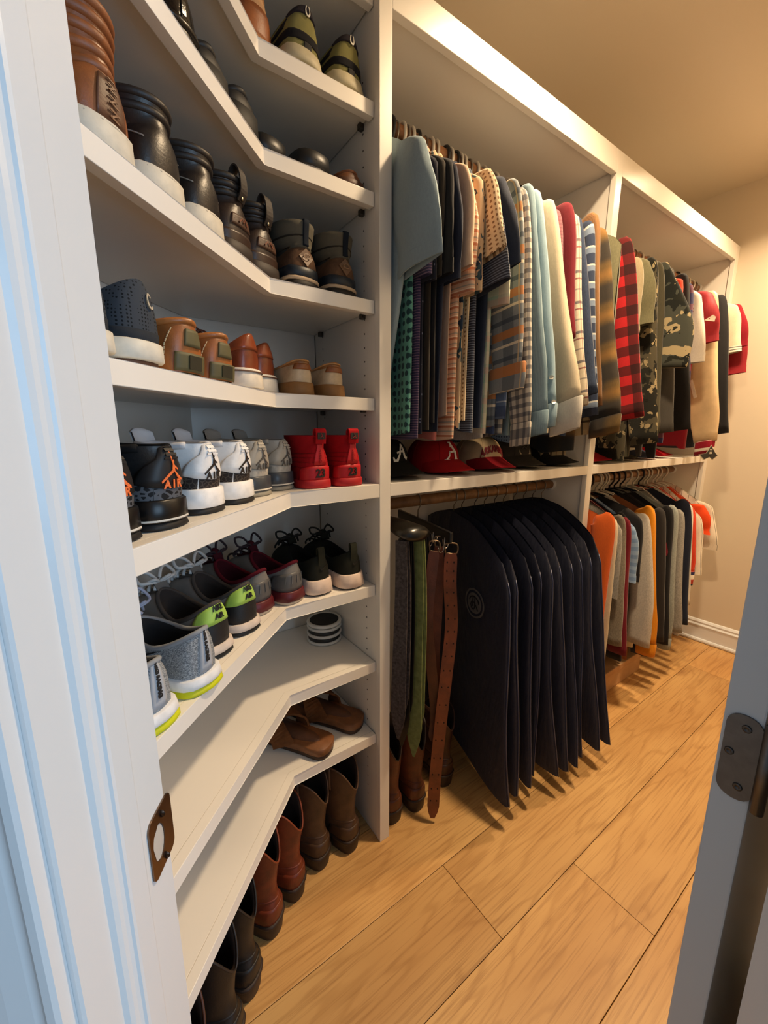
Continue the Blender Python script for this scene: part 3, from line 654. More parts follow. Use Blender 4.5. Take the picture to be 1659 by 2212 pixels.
def boat(p, a, sd):
    s = Shoe('boat_shoe', 'tan and cream leather boat shoe with gum sole', 'shoe', p, az(a), 'boat shoes', upper=leather('#c2ad8d', .5), side=sd, col=(.006, .15, .031, .076, .06, .07), sole=(.026, .02), bulge=.12, wh=.028, wb=.034)
    s.layer('outsole', 0, 1.04, .003, rubber('#8a6236'), .002); s.patch('collar_band', -.5, .5, .72, 1.0, leather('#9c6a3c'), .0016, 44, 3); s.patch('heel_patch', -.055, .055, .52, .76, leather('#8a4f22'), .0026); s.ring('collar_lace', .9, .002, leather('#b98a58'), -.3, .3, .003)
boat(front(Z4, 648, 852, .008), 100, 1); boat(front(Z4, 692, 852, .012), 98, -1)
# --- row 5: basketball high tops
def retro(p, a, sd, lb, grp, c_up, c_guard, c_mid, c_tab, c_mark, c_tongue, c_out, guard=None, lowmid=None):
    s = Shoe('basketball_shoe', lb, 'sneaker', p, az(a), grp, upper=leather(c_up, .45, .05), side=sd, col=(.002, .15, .036, .096, .076, .098), sole=(.038, .028), bulge=.12, lining=cloth(c_tongue), lean=.004, wh=.034, wb=.037,
             shaft=[(.1, .072, .0355, .067), (.108, .071, .038, .066)], toe=1.05)
    s.layer('outsole', 0, .26, .003, rubber(c_out), .002); md = s.layer('midsole', .24, 1.04, .004, rubber(c_mid, .35), .001)
    if lowmid: s.layer('midsole_band', .26, .42, .005, rubber(lowmid))
    s.patch('mudguard', -.3, .3, 0, lambda u: .2+.2*math.exp(-((abs(u)-.14)/.075)**2), guard or leather(c_guard, .6, .3), .0016, 30)
    tb = s.patch('heel_tab', -.09, .09, lambda u: .2+1.2*abs(u), lambda u: 1.0-(abs(u)/.09)**2.5*.45, rubber(c_tab, .5), .0028, 16)
    for k in range(4): s.mark('ridge', polys([[(-.02+.002*k, -.0014), (.02-.002*k, -.0014), (.02-.002*k, .0014), (-.02+.002*k, .0014)]]), 0, .77+.055*k, rubber(c_tab, .5), th=.0022, off=.003)
    s.mark('emblem', scaled(JUMP, .028, 0, -.012), 0.0, .52, mat(c_mark, .5, vary=0), off=.0032); s.mark('lettering', glyphs('A I R', .014, .0005), 0.0, .285, mat(c_mark, .5, vary=0), off=.0034)
    s.tongue(cloth(c_tongue), .022, .075, .006, .6); s.ring('collar_roll', .97, .0055, cloth(c_tongue), .12, .88, -.001)
    return s
mm, nn = newmat('cracked_print', .7, .3); xx = nn.n('ShaderNodeTexVoronoi', feature='DISTANCE_TO_EDGE'); xx.inputs['Scale'].default_value = 95; nn.l(nn.co('Object', (1, 1, 1.6)), xx.inputs['Vector'])
nn.l(nn.mix(nn.m('LESS_THAN', xx.outputs['Distance'], .16), lin('#17181b'), lin('#5a5c61')), nn.b.inputs['Base Color'])
m2, n2 = newmat('cracked_brown', .7, .3); x2 = n2.n('ShaderNodeTexVoronoi', feature='DISTANCE_TO_EDGE'); x2.inputs['Scale'].default_value = 120; n2.l(n2.co(), x2.inputs['Vector'])
n2.l(n2.mix(n2.m('LESS_THAN', x2.outputs['Distance'], .08), lin('#2a2320'), lin('#4b423a')), n2.b.inputs['Base Color'])
for px, py, sd in ((375, 1140, 1), (275, 1172, -1)):
    retro(on(Z5, px, py), 129, sd, 'black high-top sneaker with orange emblem and cracked-print heel', 'black and orange high-tops', '#191a1c', '#222', '#0d0d0e', '#1d1d1f', '#f0763c', '#141415', '#111112', mm, '#cfcbc2')
for px, py, sd in ((468, 1105, 1), (530, 1086, -1)):
    retro(on(Z5, px, py), 127, sd, 'white leather high-top sneaker with dark cracked heel guard', 'white high-tops', '#e8e7e6', '#333', '#eeecea', '#ecebea', '#241d1a', '#c9c8ca', '#1b1918', m2)
for px, py, sd in ((583, 1068, 1), (625, 1058, -1)):
    retro(on(Z5, px, py), 118, sd, 'grey nubuck high-top sneaker with slate band above the sole', 'grey high-tops', '#a29c92', '#a8a297', '#3c4046', '#a19b90', '#4a4846', '#928c83', '#8f897b', None, '#d8cfc0')
def redshoe(p, a, sd):
    c = '#a01119'; s = Shoe('basketball_shoe', 'all red quilted high-top sneaker numbered 23', 'sneaker', p, az(a), 'red high-tops', upper=suede(c, .08), side=sd, col=(.0, .15, .033, .092, .085, .1), sole=(.018, .018), bulge=.14, lining=cloth('#7d0d14'), wh=.035, wb=.037,
             shaft=[(.104, .068, .036, .066), (.118, .066, .038, .068)])
    s.layer('outsole', 0, 1.05, .004, rubber('#a5131b'), .001)
    for v in (.3, .42, .54, .66): s.ring('quilt_seam', v, .0011, cloth('#7f0d13'), -.38, .38, .0)
    s.patch('heel_counter', -.09, .09, 0, lambda u: .34-8*u*u, rubber('#b5141c', .5), .0026); s.mark('number', glyphs('23', .026, .0008), .0, .17, mat('#1a0b0c', .6, vary=0), off=.0032)
    st = s.patch('heel_strip', -.028, .028, .36, .94, rubber('#bb1820', .5), .0026); s.mark('lettering', glyphs('JORDAN', .010), 0, .58, rubber('#8c0f16'), rot=math.pi/2, off=.0034)
    y = s.S(0, 1)[1]; P = crv([(0, y-.003, .1), (0, y-.006, .125), (0, y-.001, .132), (0, y+.006, .126), (0, y+.006, .11)], 14); lp = link('pull_tab', ribbon('pull_tab', P, (1, 0, 0), .026, .003, cloth(c)), s.root)
    def fn(x, z): return np.array([x, y-.0075, .117+z]), np.array([0, -1., 0])
    put('tab_badge', polys([[(-.010, -.007), (.010, -.007), (.010, .007), (-.010, .007)]]), fn, mat('#1a1413', .6), lp); put('tab_emblem', scaled(JUMP, .0075, 0, -.004), lambda x, z: (np.array([x, y-.009, .117+z]), np.array([0, -1., 0])), mat('#8c2a2a', .6), lp)
redshoe(on(Z5, 688, 1055), 96, 1); redshoe(on(Z5, 752, 1050), 93, -1)
# --- row 6: laced running shoes
mk, nk = newmat('grey_knit', .9, .2); wv = nk.noise(nk.co('Object', (1, 1, 2.5)), 420, 4, .8); nk.l(nk.ramp(wv, [(.40, lin('#4f5358')), (.52, lin('#8f9499')), (.62, lin('#c3c6c9'))]), nk.b.inputs['Base Color']); nk.bump(wv, .5, .001)
def knit(p, a, sd):
    s = Shoe('running_shoe', 'grey knit running shoe with white and neon yellow sole', 'sneaker', p, az(a), 'grey knit running shoes', upper=mk, side=sd, wh=.034, wb=.036, col=(.004, .145, .034, .098, .07, .09), sole=(.026, .02), bulge=.12, lining=cloth('#26272a'))
    s.layer('outsole', 0, .44, .005, rubber('#c3c516'), .004); s.layer('midsole', .40, 1.0, .005, rubber('#dfe0e2'), .003); s.ring('collar_roll', .985, .004, cloth('#8d9197'))
    s.patch('heel_strip', -.02, .02, .08, 1.0, cloth('#a9adb4'), .0022, 6, 10); s.mark('heel_lettering', glyphs('NIKE RACING', .0085, .0005), 0, .62, mat('#1b1b1e', .7, vary=0), rot=-math.pi/2, off=.003)
    s.mark('swoosh', scaled(SWOOSH, .05), .2*1, .55, mat('#1a1a1d', .6), off=.001); s.mark('swoosh', scaled(SWOOSH, .05), -.2, .55, mat('#1a1a1d', .6), off=.001)
    s.laces(mat('#a9aec4', .8), 4, r=.0026); s.mark('lace_accent', strokes([[(-.012, 0), (.012, .004)]], .004), .44, .8, mat('#c8d628', .7), off=.006)
knit(on(Z6, 385, 1545), 126, 1); knit(on(Z6, 455, 1482), 124, -1)
def neon(p, a, sd):
    s = Shoe('running_shoe', 'black and grey sneaker with lime green heel tab', 'sneaker', p, az(a), 'lime-tab sneakers', upper=cloth('#8b8885'), side=sd, wh=.034, wb=.036, col=(.004, .15, .033, .1, .064, .1), sole=(.024, .02), bulge=.1, lining=cloth('#34302f'), lean=-.004)
    s.layer('outsole', 0, .42, .003, rubber('#161616'), .002); s.layer('midsole', .38, 1.0, .004, rubber('#cbbdb2'), .003); s.patch('heel_guard', -.32, .32, 0, lambda u: .62-.9*abs(u), leather('#15161a', .55, .05), .0018, 28)
    tb = s.patch('heel_tab', -.1, .1, lambda u: .5-.4*abs(u), lambda u: 1.0-1.0*abs(u), rubber('#a9cf5a', .5), .003, 16); s.ring('collar_roll', 1.0, .0042, cloth('#4a4542'))
    s.mark('lettering', glyphs('NIKE', .0165, .0006), 0.0, .87, mat('#16181a', .6, vary=0), off=.0036); s.mark('lettering', glyphs('AIR', .015, .0005), 0.0, .655, mat('#16181a', .6, vary=0), off=.0036)
    s.laces(mat('#c9c8c6', .8), 5, r=.0034, h=.026); s.tongue(cloth('#6b6763'), .02)
neon(on(Z6, 494, 1408), 119, 1); neon(on(Z6, 542, 1366), 118, -1)
def maroon(p, a, sd):
    s = Shoe('running_shoe', 'grey running shoe with maroon lining and maroon sole', 'sneaker', p, az(a), 'grey and maroon running shoes', upper=cloth('#7d7975'), side=sd, wh=.032, wb=.035, col=(.004, .145, .031, .1, .068, .1), sole=(.028, .022), bulge=.1, lining=cloth('#3a0d18'))
    s.layer('outsole', 0, .3, .003, rubber('#c9b79f')); s.layer('midsole', .26, 1.1, .004, rubber('#5a1a20', .45), .003); s.patch('heel_counter', -.13, .13, .08, lambda u: .62-3*u*u, rubber('#5b5a5a', .4), .0024)
    for k in range(5): s.mark('rib', strokes([[(0, -.009), (0, .009)]], .002), -.05+.025*k, .42, rubber('#6f6e6e', .4), off=.0026)
    s.ring('collar_roll', 1.0, .0042, cloth('#5c1422')); s.tongue(cloth('#3d0f1a'), .026); s.laces(mat('#2b1d24', .8), 4, r=.0026, h=.03)
maroon(on(Z6, 583, 1322), 117, 1); maroon(on(Z6, 640, 1306), 113, -1)
def olive(p, a, sd):
    s = Shoe('running_shoe', 'dark olive running shoe with pinkish white foam sole', 'sneaker', p, az(a), 'dark olive running shoes', upper=cloth('#23241d'), side=sd, wh=.032, wb=.035, col=(.006, .145, .031, .1, .072, .1), sole=(.034, .026), bulge=.12, lining=cloth('#101010'))
    s.layer('outsole', 0, .16, .002, rubber('#191816')); s.layer('midsole', .14, 1.15, .004, rubber('#d9c3b4'), .004); s.mark('swoosh', scaled(SWOOSH, .03), .01, .5, mat('#0f100d', .5), off=.0012)
    y = s.S(0, 1)[1]; link('pull_tab', ribbon('pull_tab', crv([(0, y-.002, .075), (0, y-.004, .1), (0, y-.001, .118), (0, y+.005, .116), (0, y+.004, .1)], 12), (1, 0, 0), .018, .003, cloth('#2b2c22')), s.root); s.laces(mat('#141411', .8), 4, r=.0026, h=.022); s.tongue(cloth('#1c1d17'), .025)
olive(on(Z6, 695, 1288), 97, 1); olive(on(Z6, 748, 1277), 94, -1)
# --- row 7: stack of black and white tins; row 8: flip-flops
cn = on(Z7, 707, 1376); cn[0] -= .010
for k, lb in enumerate(('round white tin with black sides at the bottom of the stack', 'round white tin with black sides between two others', 'round white tin with black lid on top of the stack')):
    t = thing('round_tin', lb, 'tin', cn+np.array([.001*k, .001*k, k*.0205]), 0, 'stacked round tins'); r = .0515
    link('body', lathe('body', [(r-.006, .0002), (r-.004, .001), (r-.004, .018), (r-.006, .0198)], mat('#141414', .5), 36), t)
    link('rim', lathe('rim', [(r-.0035, .0005), (r, .001), (r+.001, .004), (r, .0085), (r-.0035, .009)], mat('#d8d6cf', .4), 36, cap0=False, cap1=False), t)
    if k == 2:
        link('rim', lathe('rim', [(r-.0035, .0115), (r, .012), (r+.001, .016), (r, .0205), (r-.004, .0215), (r-.008, .0205), (r-.008, .0198)], mat('#d8d6cf', .4), 36, cap0=False, cap1=False), t)
        link('lid', lathe('lid', [(.0001, .0212), (r-.014, .0212), (r-.008, .0199)], mat('#161616', .7), 36, cap0=False), t)
def flip(p, a, sd):
    s = Shoe('flip_flop', 'brown leather flip-flop with a wide suede strap', 'sandal', p, az(a), 'brown flip-flops', upper=None, side=sd, wh=.034, wb=.041, L=.27, col=(.01, .26, .03, .024, .024, .022), sole=(.024, .018), toe_h=.004, lining=leather('#5a361f', .6))
    s.layer('footbed', .5, 1.35, .004, leather('#7a4c29', .55)); s.layer('sole', 0, .55, .002, rubber('#3d281a'))
    for sg in (-1, 1):
        P = crv([(sg*.044, .115, .02), (sg*.047, .125, .046), (sg*.033, .15, .064), (sg*.012, .18, .056), (0.004*sd, .205, .03)], 16)
        link('strap', ribbon('strap', P, (.35*sg, .9, .1), np.linspace(.062, .022, 16), .006, suede('#6f4526')), s.root)
flip(on(Z8, 735, 1608), 122, 1); flip(on(Z8, 780, 1583), 119, -1)
# --- western boots on the floor
def western(p, a, sd, c, shaft_c, lb, grp, h=.27, dip=.06, pat=None):
    s = Shoe('western_boot', lb, 'boot', p, az(a), grp, upper=leather(c, .5, .2) if pat is None else pat, side=sd, L=.275, wh=.032, wb=.039, col=(.004, .15, .031, .105, .1, .115), sole=(.044, .012), toe=.75, bulge=.2, lining=leather('#2a1a12', .8),
             shaft=[(.125, .072, .037, .062), (.15, .07, .038, .062), (.18, .07, .039, .065), (.21, .07, .040, .068), (.235, .07, .041, .071), (h, .07, .0415, .074)], dip=(dip, dip*.8))
    s.layer('sole', .86, 1.08, .004, leather('#2b1b12', .6)); s.heel('heel', leather('#2e1d14', .5), .038, .07); s.ring('top_binding', 1.0, .0022, leather(shaft_c, .5))
    s.patch('heel_counter', -.17, .17, .02, lambda u: .44-3.2*u*u, leather(c, .45, .2), .0018); s.ring('ankle_crease', .62, .003, leather(c, .55), -.5, .5, -.0012)
    s.patch('pull_strap', .22, .28, .86, 1.0, leather(shaft_c, .5), .002, 5); s.patch('pull_strap', -.28, -.22, .86, 1.0, leather(shaft_c, .5), .002, 5)
for px, py, sd, c, cc, lb, grp, a in ((768, 1838, 1, '#4a3322', '#5b4230', 'taupe brown western boot next to the white divider post', 'taupe boots', 112), (709, 1868, -1, '#4a3322', '#5b4230', 'taupe brown western boot next to the white divider post', 'taupe boots', 118),
        (655, 1935, 1, '#6d2c15', '#7d3a20', 'reddish brown western boot under the lowest shelf', 'reddish boots', 124), (607, 2012, -1, '#6d2c15', '#7d3a20', 'reddish brown western boot under the lowest shelf', 'reddish boots', 126),
        (556, 2150, 1, '#191412', '#241d19', 'black western boot under the lowest shelf', 'black western boots', 128), (520, 2270, -1, '#191412', '#241d19', 'black western boot under the lowest shelf', 'black western boots', 130)):
    q = at(px, py, Z=0); western((q[0], q[1], .0006), a, sd, c, cc, lb, grp)
q = at(430, 2520, Z=0); western((q[0]+.035, q[1]+.035, .0006), 131, 1, '#2e1a12', '#4a2a1c', 'dark brown western boot nearest the doorway jamb', None)
for px, py, sd in ((893, 1762, 1), (852, 1784, -1)):
    q = at(px, py, Z=0); western((q[0], q[1], .0006), 90, sd, '#5a2d18', '#3a2c22', 'tooled brown western boot under the hanging ties', 'tooled boots', .30, .07)
q = at(962, 1668, Z=0); western((q[0]-.03, q[1]-.05, .0006), 92, 1, '#3a1f13', '#4a2a1c', 'dark brown western boot behind the hanging belts', None, .27, .05)
# set each pair side by side without crowding
NUDGE = {'ankle_boot': (-0.0076, -0.0070), 'ankle_boot.001': (-0.0041, -0.0034), 'ankle_boot.002': (0.0100, 0.0089), 'basketball_shoe': (0.0029, 0.0024), 'basketball_shoe.001': (-0.0029, -0.0024), 'basketball_shoe.002': (-0.0030, -0.0023), 'basketball_shoe.003': (0.0030, 0.0023), 'basketball_shoe.004': (-0.0166, -0.0092), 'basketball_shoe.005': (-0.0024, 0.0074), 'basketball_shoe.006': (0.0059, 0.0010), 'basketball_shoe.007': (0.0130, 0.0009), 'boat_shoe': (0.0178, 0.0080), 'boat_shoe.001': (0.0470, 0.0069), 'clog': (0.0148, 0.0175), 'clog.001': (-0.0381, -0.0441), 'dress_shoe': (-0.0117, -0.0050), 'dress_shoe.001': (-0.0284, -0.0230), 'driving_moccasin': (0.0083, 0.0064), 'flip_flop': (-0.0383, -0.0136), 'flip_flop.001': (0.0064, 0.0136), 'hiking_boot': (0.0074, 0.0027), 'hiking_boot.001': (0.0036, 0.0005), 'leather_sneaker': (-0.0455, -0.0270), 'leather_sneaker.001': (-0.0181, 0.0110), 'running_shoe': (-0.0212, -0.0153), 'running_shoe.001': (-0.0025, -0.0014), 'running_shoe.002': (-0.0120, -0.0071), 'running_shoe.003': (0.0021, 0.0024), 'running_shoe.004': (-0.0079, -0.0006), 'running_shoe.005': (0.0077, 0.0106), 'running_shoe.006': (0.0073, 0.0064), 'running_shoe.007': (0.0270, 0.0021), 'sandal': (0.0111, 0.0022), 'slide_sandal': (0.0078, 0.0238), 'slide_sandal.001': (0.0314, 0.0115), 'slip_on_shoe': (0.0074, 0.0074), 'slip_on_shoe.001': (-0.0157, -0.0138), 'sneaker': (0.0112, 0.0019), 'sneaker.001': (0.0207, 0.0027), 'sneaker.002': (-0.0028, 0.0084), 'sneaker.003': (-0.0291, -0.0129), 'western_boot': (0.0030, 0.0011), 'western_boot.001': (-0.0030, -0.0011), 'western_boot.004': (0.0047, 0.0043), 'western_boot.005': (0.0012, 0.0008), 'western_boot.006': (-0.0110, -0.0100), 'western_boot.007': (0.0273, -0.0010), 'western_boot.008': (0.0101, 0.0010), 'work_boot': (-0.0040, -0.0023), 'work_boot.001': (-0.0053, 0.0006)}
for k_, (dx_, dy_) in NUDGE.items():
    o_ = bpy.data.objects[k_]; o_.location.x += dx_; o_.location.y += dy_
# ------------------------------------------------------------------ caps on the middle shelf
A_script = strokes([([(-.020, -.010), (-.018, -.016), (-.010, -.016), (-.002, -.004), (.006, .012), (.012, .020)], [.003, .005, .005, .004, .004, .003]), ([(.012, .020), (.012, .006), (.013, -.010), (.018, -.014), (.021, -.010)], [.006, .006, .006, .004, .003]), ([(-.010, -.002), (.002, .001), (.014, .002)], .004)], .004)
A_old = strokes([([(-.018, -.019), (-.010, -.012), (.002, .018)], .0035), ([(.0, .02), (.010, -.004), (.012, -.018)], .0075), ([(-.007, -.004), (.009, -.003)], .0035), ([(-.023, -.019), (-.009, -.019)], .003), ([(.005, -.019), (.019, -.019)], .003), ([(-.006, .021), (.004, .021)], .003)], .004)
CAPS = []
def cap(lb, tip, azd, crown, brim, mark=None, mcol='#e8e2d6', msc=1.0, front_m=None, h=.104, group=None, zc_=None, patch=None):
    q = at(*tip, Z=ZMT+.012); q = q*(.83/q[1]) if q[1] < .83 else q; d = np.array([math.cos(math.radians(azd)), math.sin(math.radians(azd))]); c = np.array([q[0]-d[0]*.163, max(q[1]-d[1]*.163, YF+.165)]); c[0] = max(c[0], X1+.086); c[0] = min(c[0], X2-.095) if c[0] < X3 else max(c[0], X3+.09)
    CAPS.append((c[0], c[1], math.radians(azd), h))
    t = thing('baseball_cap', lb, 'cap', (c[0], c[1], ZMT+.0008), math.radians(azd)-math.pi/2, group)
    def S(a, v):         # a: angle from the front, v: 0..1 up
        ph = v*math.pi/2; fr = max(0, math.cos(a)); rx, ry = .081, .094
        r = math.cos(ph)**.62; up_ = math.sin(ph)**(.95-.25*fr)
        return np.array([rx*math.sin(a)*r, (ry*math.cos(a))*(r+.05*fr*math.sin(2*ph)), .006+up_*h])
    nu, nv = 48, 14; G = np.array([[S(2*math.pi*i/nu, j/nv*.985) for i in range(nu)] for j in range(nv+1)])
    cr = link('crown', loft('crown', G, crown, True, False, True), t)
    for k in range(6):
        a = math.pi/6+k*math.pi/3; link('seam', tube('seam', [S(a, v)*1.003 for v in np.linspace(.02, .97, 12)], .0011, crown, 5), cr)
    link('button', lathe('button', [(.008, -.002), (.007, .003), (.0001, .005)], brim, 14), cr, (0, 0, h+.005))
    if front_m:
        Gp = np.array([[S(a, v)*1.006 for a in np.linspace(-.72, .72, 16)] for v in np.linspace(.0, .9, 9)]); V, Fc = grid(Gp); link('front_panel', mesh('front_panel', V, Fc, front_m), cr)
    A = []
    for rr in np.linspace(0, 1, 8):
        row = []
        for a in np.linspace(-1.15, 1.15, 25):
            p0 = np.array([.081*math.sin(a), .094*math.cos(a)]); ext = .072*max(0, math.cos(a*1.3))**.6
            p = p0+np.array([.25*math.sin(a), 1])*ext*rr; row.append((p[0], p[1], .006+.040*(1-rr)**1.2*max(0, math.cos(a))**.5+.012*rr*(1-(p[0]/.085)**2)))
        A.append(row)
    A = np.array(A); Bt = A[::-1].copy(); Bt[:, :, 2] -= .0028; V, Fc = grid(np.vstack([A, Bt])); link('brim', mesh('brim', V, Fc, brim), t)
    def fn(x, y):
        a = x/.088; v = zc_ or .34; v = v+y/(h*1.25); p = S(a, v); e = .02
        n = np.cross(S(a+e, v)-S(a-e, v), S(a, v+e)-S(a, v-e)); n /= np.linalg.norm(n)
        if n[1]*math.cos(a)+n[0]*math.sin(a) < 0: n = -n
        return p+n*(.0012 if front_m is None else .0022), n
    if patch: put('patch', polys([[(-.028, -.02), (.028, -.02), (.028, .022), (-.028, .022)]]), fn, mat(patch, .8), cr, .0012)
    if mark is not None: put('emblem', (mark[0]*[-msc, msc], [f[::-1] for f in mark[1]]), (lambda x, y: (fn(x, y)[0]+fn(x, y)[1]*.0014, fn(x, y)[1])) if patch else fn, mat(mcol, .7, vary=0), cr, .0016)
cb, cr_, ck = cloth('#14130f'), cloth('#9c1418'), cloth('#c2ab88')
ark = glyphs('ARKANSAS', .021, .0007); ark = (np.array([(x*1.05, y*1.5-6*x*x) for x, y in ark[0]]), ark[1])
cap('black baseball cap with a white script letter A', (890, 1034), -86, cb, cb, A_script, '#d9d3c6', 1.3)
cap('red baseball cap with a white capital A', (1012, 1027), -90, cr_, cr_, A_old, '#e2dccf', 1.35)
cap('cream baseball cap with red lettering and crimson brim', (1098, 1020), -100, ck, cloth('#85101c'), ark, '#7d1420', 1.0)
cap('charcoal baseball cap with a pale square patch', (1167, 1013), -98, cloth('#35302a'), cloth('#332e28'), strokes([[(-.018, -.004), (-.008, .004), (0, -.005), (.009, .005), (.018, -.003)]], .004), '#3a3128', 1.0, patch='#b7a384')
cap('plain black baseball cap at the end of the row of caps', (1268, 1006), -76, cloth('#0e0e0f'), cloth('#0e0e0f'))
cap('dark red baseball cap just past the second post', (1318, 1000), -80, cloth('#5f0f16'), cloth('#8a151d'))
cap('dark camouflage cap under the hanging camouflage shirt', (1374, 996), -88, cloth('#26241d'), cloth('#2b281f'))
cap('crumpled bright red cap under the black coat', (1450, 988), -88, cloth('#a3101e'), cloth('#a3101e'), h=.06)
cap('white cap with navy band behind the crumpled red cap', (1416, 992), -88, cloth('#d8d0c2'), cloth('#2b2f3d'), h=.07)
# ------------------------------------------------------------------ hanging clothes
def uvgrid(name, G, UV, m):
    """G nv x nu x 3 with a duplicated seam column, UV nv x nu x 2"""
    V, F = grid(np.asarray(G, float)); return mesh(name, V, F, m, True, np.asarray(UV, float).reshape(-1, 2))
HMAT = {'white': mat('#cfc8ba', .4, vary=.03), 'black': mat('#17161a', .4, vary=.03), 'wire': metal('#a09a92', .3), 'wood': mat('#5a3f2b', .45, vary=.15), 'grey': mat('#7d7468', .5, vary=.03)}
HL = {'white': 'ivory plastic tube hanger', 'black': 'black plastic hanger', 'wire': 'thin wire hanger', 'wood': 'dark wooden hanger', 'grey': 'taupe velvet hanger'}
HMESH = {}
def hanger(kind, x, z, rz, where, af=.158, sl=.5):
    k = (kind, round(sl, 2)); sl = k[1]; r = {'white': .0042, 'black': .0042, 'wire': .0016, 'wood': .0018, 'grey': .003}[kind]
    if k not in HMESH:
        R = .0172+r+.0006
        P = [(0, R*math.cos(a), R*math.sin(a)) for a in np.linspace(-.55, math.pi, 12)]
        P = P+[(0, -R*.98, -.014), (0, -R*.5, -.032), (0, 0, -.044), (0, 0, -.062)]
        hook = tube('hook', P, r if kind != 'wood' else .0018, HMAT['wire'] if kind == 'wood' else HMAT[kind], 8)
        rr = min(r, .003)
        hz = lambda y: -.0695-sl*max(0, abs(y)-.05)
        Q = [(0, y, hz(y)) for y in np.linspace(.138, .05, 8)]+[(0, .025, -.066), (0, 0, -.062), (0, -.025, -.066)]+[(0, -y, hz(y)) for y in np.linspace(.05, .138, 8)]
        zb_ = hz(.138)-.009; Q = np.vstack([Q, [(0, -.134, zb_), (0, 0, zb_), (0, .134, zb_), (0, .138, hz(.138))]])
        HMESH[k] = (hook, tube('frame', Q, rr, HMAT[kind], 8))
    t = thing('clothes_hanger', HL[kind]+' holding the '+where, 'hanger', (x, RODY, z), rz, 'hangers on the rods')
    link('hook', HMESH[k][0], t); link('frame', HMESH[k][1], t); return t
def short(lb):
    for w in (' hanging ', ' with ', ' beside ', ' next ', ' whose ', ' between ', ' near ', ' behind ', ' peeking ', ' under ', ' by ', ' just ', ' on '):
        if len(lb.split(w)[0].split()) >= 3: lb = lb.split(w)[0]
    return ' '.join(lb.split()[:9])
def garment(name, label, cat, sh, se, kind, m, hem, rod='U', collar=None, cuff=None, cuff_h=.055, hang='white', yaw=6, ysh=.765, wsl=None, th=.014, sm=None, fold=.008, bw=0.0, neck=.06, bm_=None, quilt=0, cw=None, ab=.165, droop=0.0, plane=None, slab=None):
    """sh: pixel of the room-side shoulder; se: pixel of the room-side corner of the sleeve end; hem: height of the hem"""
    rz_ = RZU if rod == 'U' else RZL; zsh = at(*sh, Y=ysh)[2]; af = RODY-ysh; zsh = min(max(zsh, rz_-.20), rz_-.12)
    xh, ps = plane; X = xh-af*math.tan(ps)
    def keep(P, soft=True):
        """press the cloth between its neighbours on the rod, lift it off caps and box"""
        P = np.array(P, float); sh_ = P.shape; Q = P.reshape(-1, 3); cs_, sn_ = math.cos(ps), math.sin(ps)
        wx = xh+Q[:, 0]*cs_+Q[:, 1]*sn_; wy = RODY-Q[:, 0]*sn_+Q[:, 1]*cs_; wz = Q[:, 2]+rz_
        xc = xh+(wy-RODY)*math.tan(ps); lo = np.minimum(slab[0](wy), xc-.004); hi = np.maximum(slab[1](wy), xc+.004); r = wx-xc
        gl, gh = xc-lo-.0006, hi-xc-.0006; r = np.where(r < 0, -gl*np.tanh(-r/gl), gh*np.tanh(r/gh)); wx = xc+r
        if rod == 'U':
            wz = np.maximum(wz, np.where(wy > .80, ZMT+.006, -9))
            for cx_, cy_, a_, h_ in CAPS:
                lx = (wx-cx_)*math.sin(a_)-(wy-cy_)*math.cos(a_); ly = (wx-cx_)*math.cos(a_)+(wy-cy_)*math.sin(a_)
                rho = np.sqrt((lx/.088)**2+(ly/.106)**2); ph_ = np.arccos(np.clip(rho, 0, 1)**(1/.62)); top_ = ZMT+.014+np.sin(ph_)**.68*h_+.008*(rho < .2)
                wz = np.where(rho < 1, np.maximum(wz, top_), wz)
                br = (np.abs(lx) < .09) & (ly > .07) & (ly < .185); wz = np.where(br & (rho >= 1), np.maximum(wz, ZMT+.062), wz)
        else:
            wz = np.where((wy > .775) & (wx > 1.585) & (wx < 2.185), np.maximum(wz, .118), wz)
        dx, dy = wx-xh, wy-RODY; Q[:, 0] = dx*cs_-dy*sn_; Q[:, 1] = dx*sn_+dy*cs_; Q[:, 2] = wz-rz_
        return Q.reshape(sh_)
    hanger(hang, xh, rz_, -ps, short(label), sl=(-.072-(zsh-rz_))/(af-.05))
    t = thing(name, label, cat, (xh, RODY, rz_), -ps, None); ph = random.uniform(0, 6.28); k1 = random.uniform(22, 34)
    zn = -.072; zt = lambda y: zn+(zsh-rz_-zn)*np.clip((abs(y)-.05)/(af-.05), 0, 1.15)+.0085-(.03*max(0, 1-abs(y)/neck)**.5 if neck else 0)-.022*max(0, (abs(y)-af+.05)/.04)**2
    zh = hem-rz_; ns, nv = 44, 18; G, UV = [], []
    for j in range(nv+1):
        v = j/nv; row, uvr = [], []; A = af-.012+bw*v**1.5; Bk = ab
        tk = .0068+(th-.0068)*min(1, v/.22)**.7
        for i in range(ns+1):
            a = 2*math.pi*i/ns; c, s_ = math.cos(a), math.sin(a); e = .55
            y = (A if c >= 0 else Bk)*math.copysign(abs(c)**e, c); x = tk*math.copysign(abs(s_)**.6, s_)
            wob = fold*min(1, v*1.6)*math.sin(k1*y+ph+1.5*v)+fold*.5*v*math.sin(2.3*k1*y-ph)
            z0_ = zt(y); z = z0_+(zh-z0_)*v+(.010*math.sin(13*y+ph)*v)
            if quilt: x += .004*math.copysign(1, s_)*abs(math.sin(math.pi*(z-z0_)/quilt))*min(1, v*6)
            row.append((x+wob, -y, z)); uvr.append((y+(.6 if s_ < 0 else 0)+ph*.01, z))
        G.append(row); UV.append(uvr)
    link('body', uvgrid('body', keep(G), UV, bm_ or m), t)
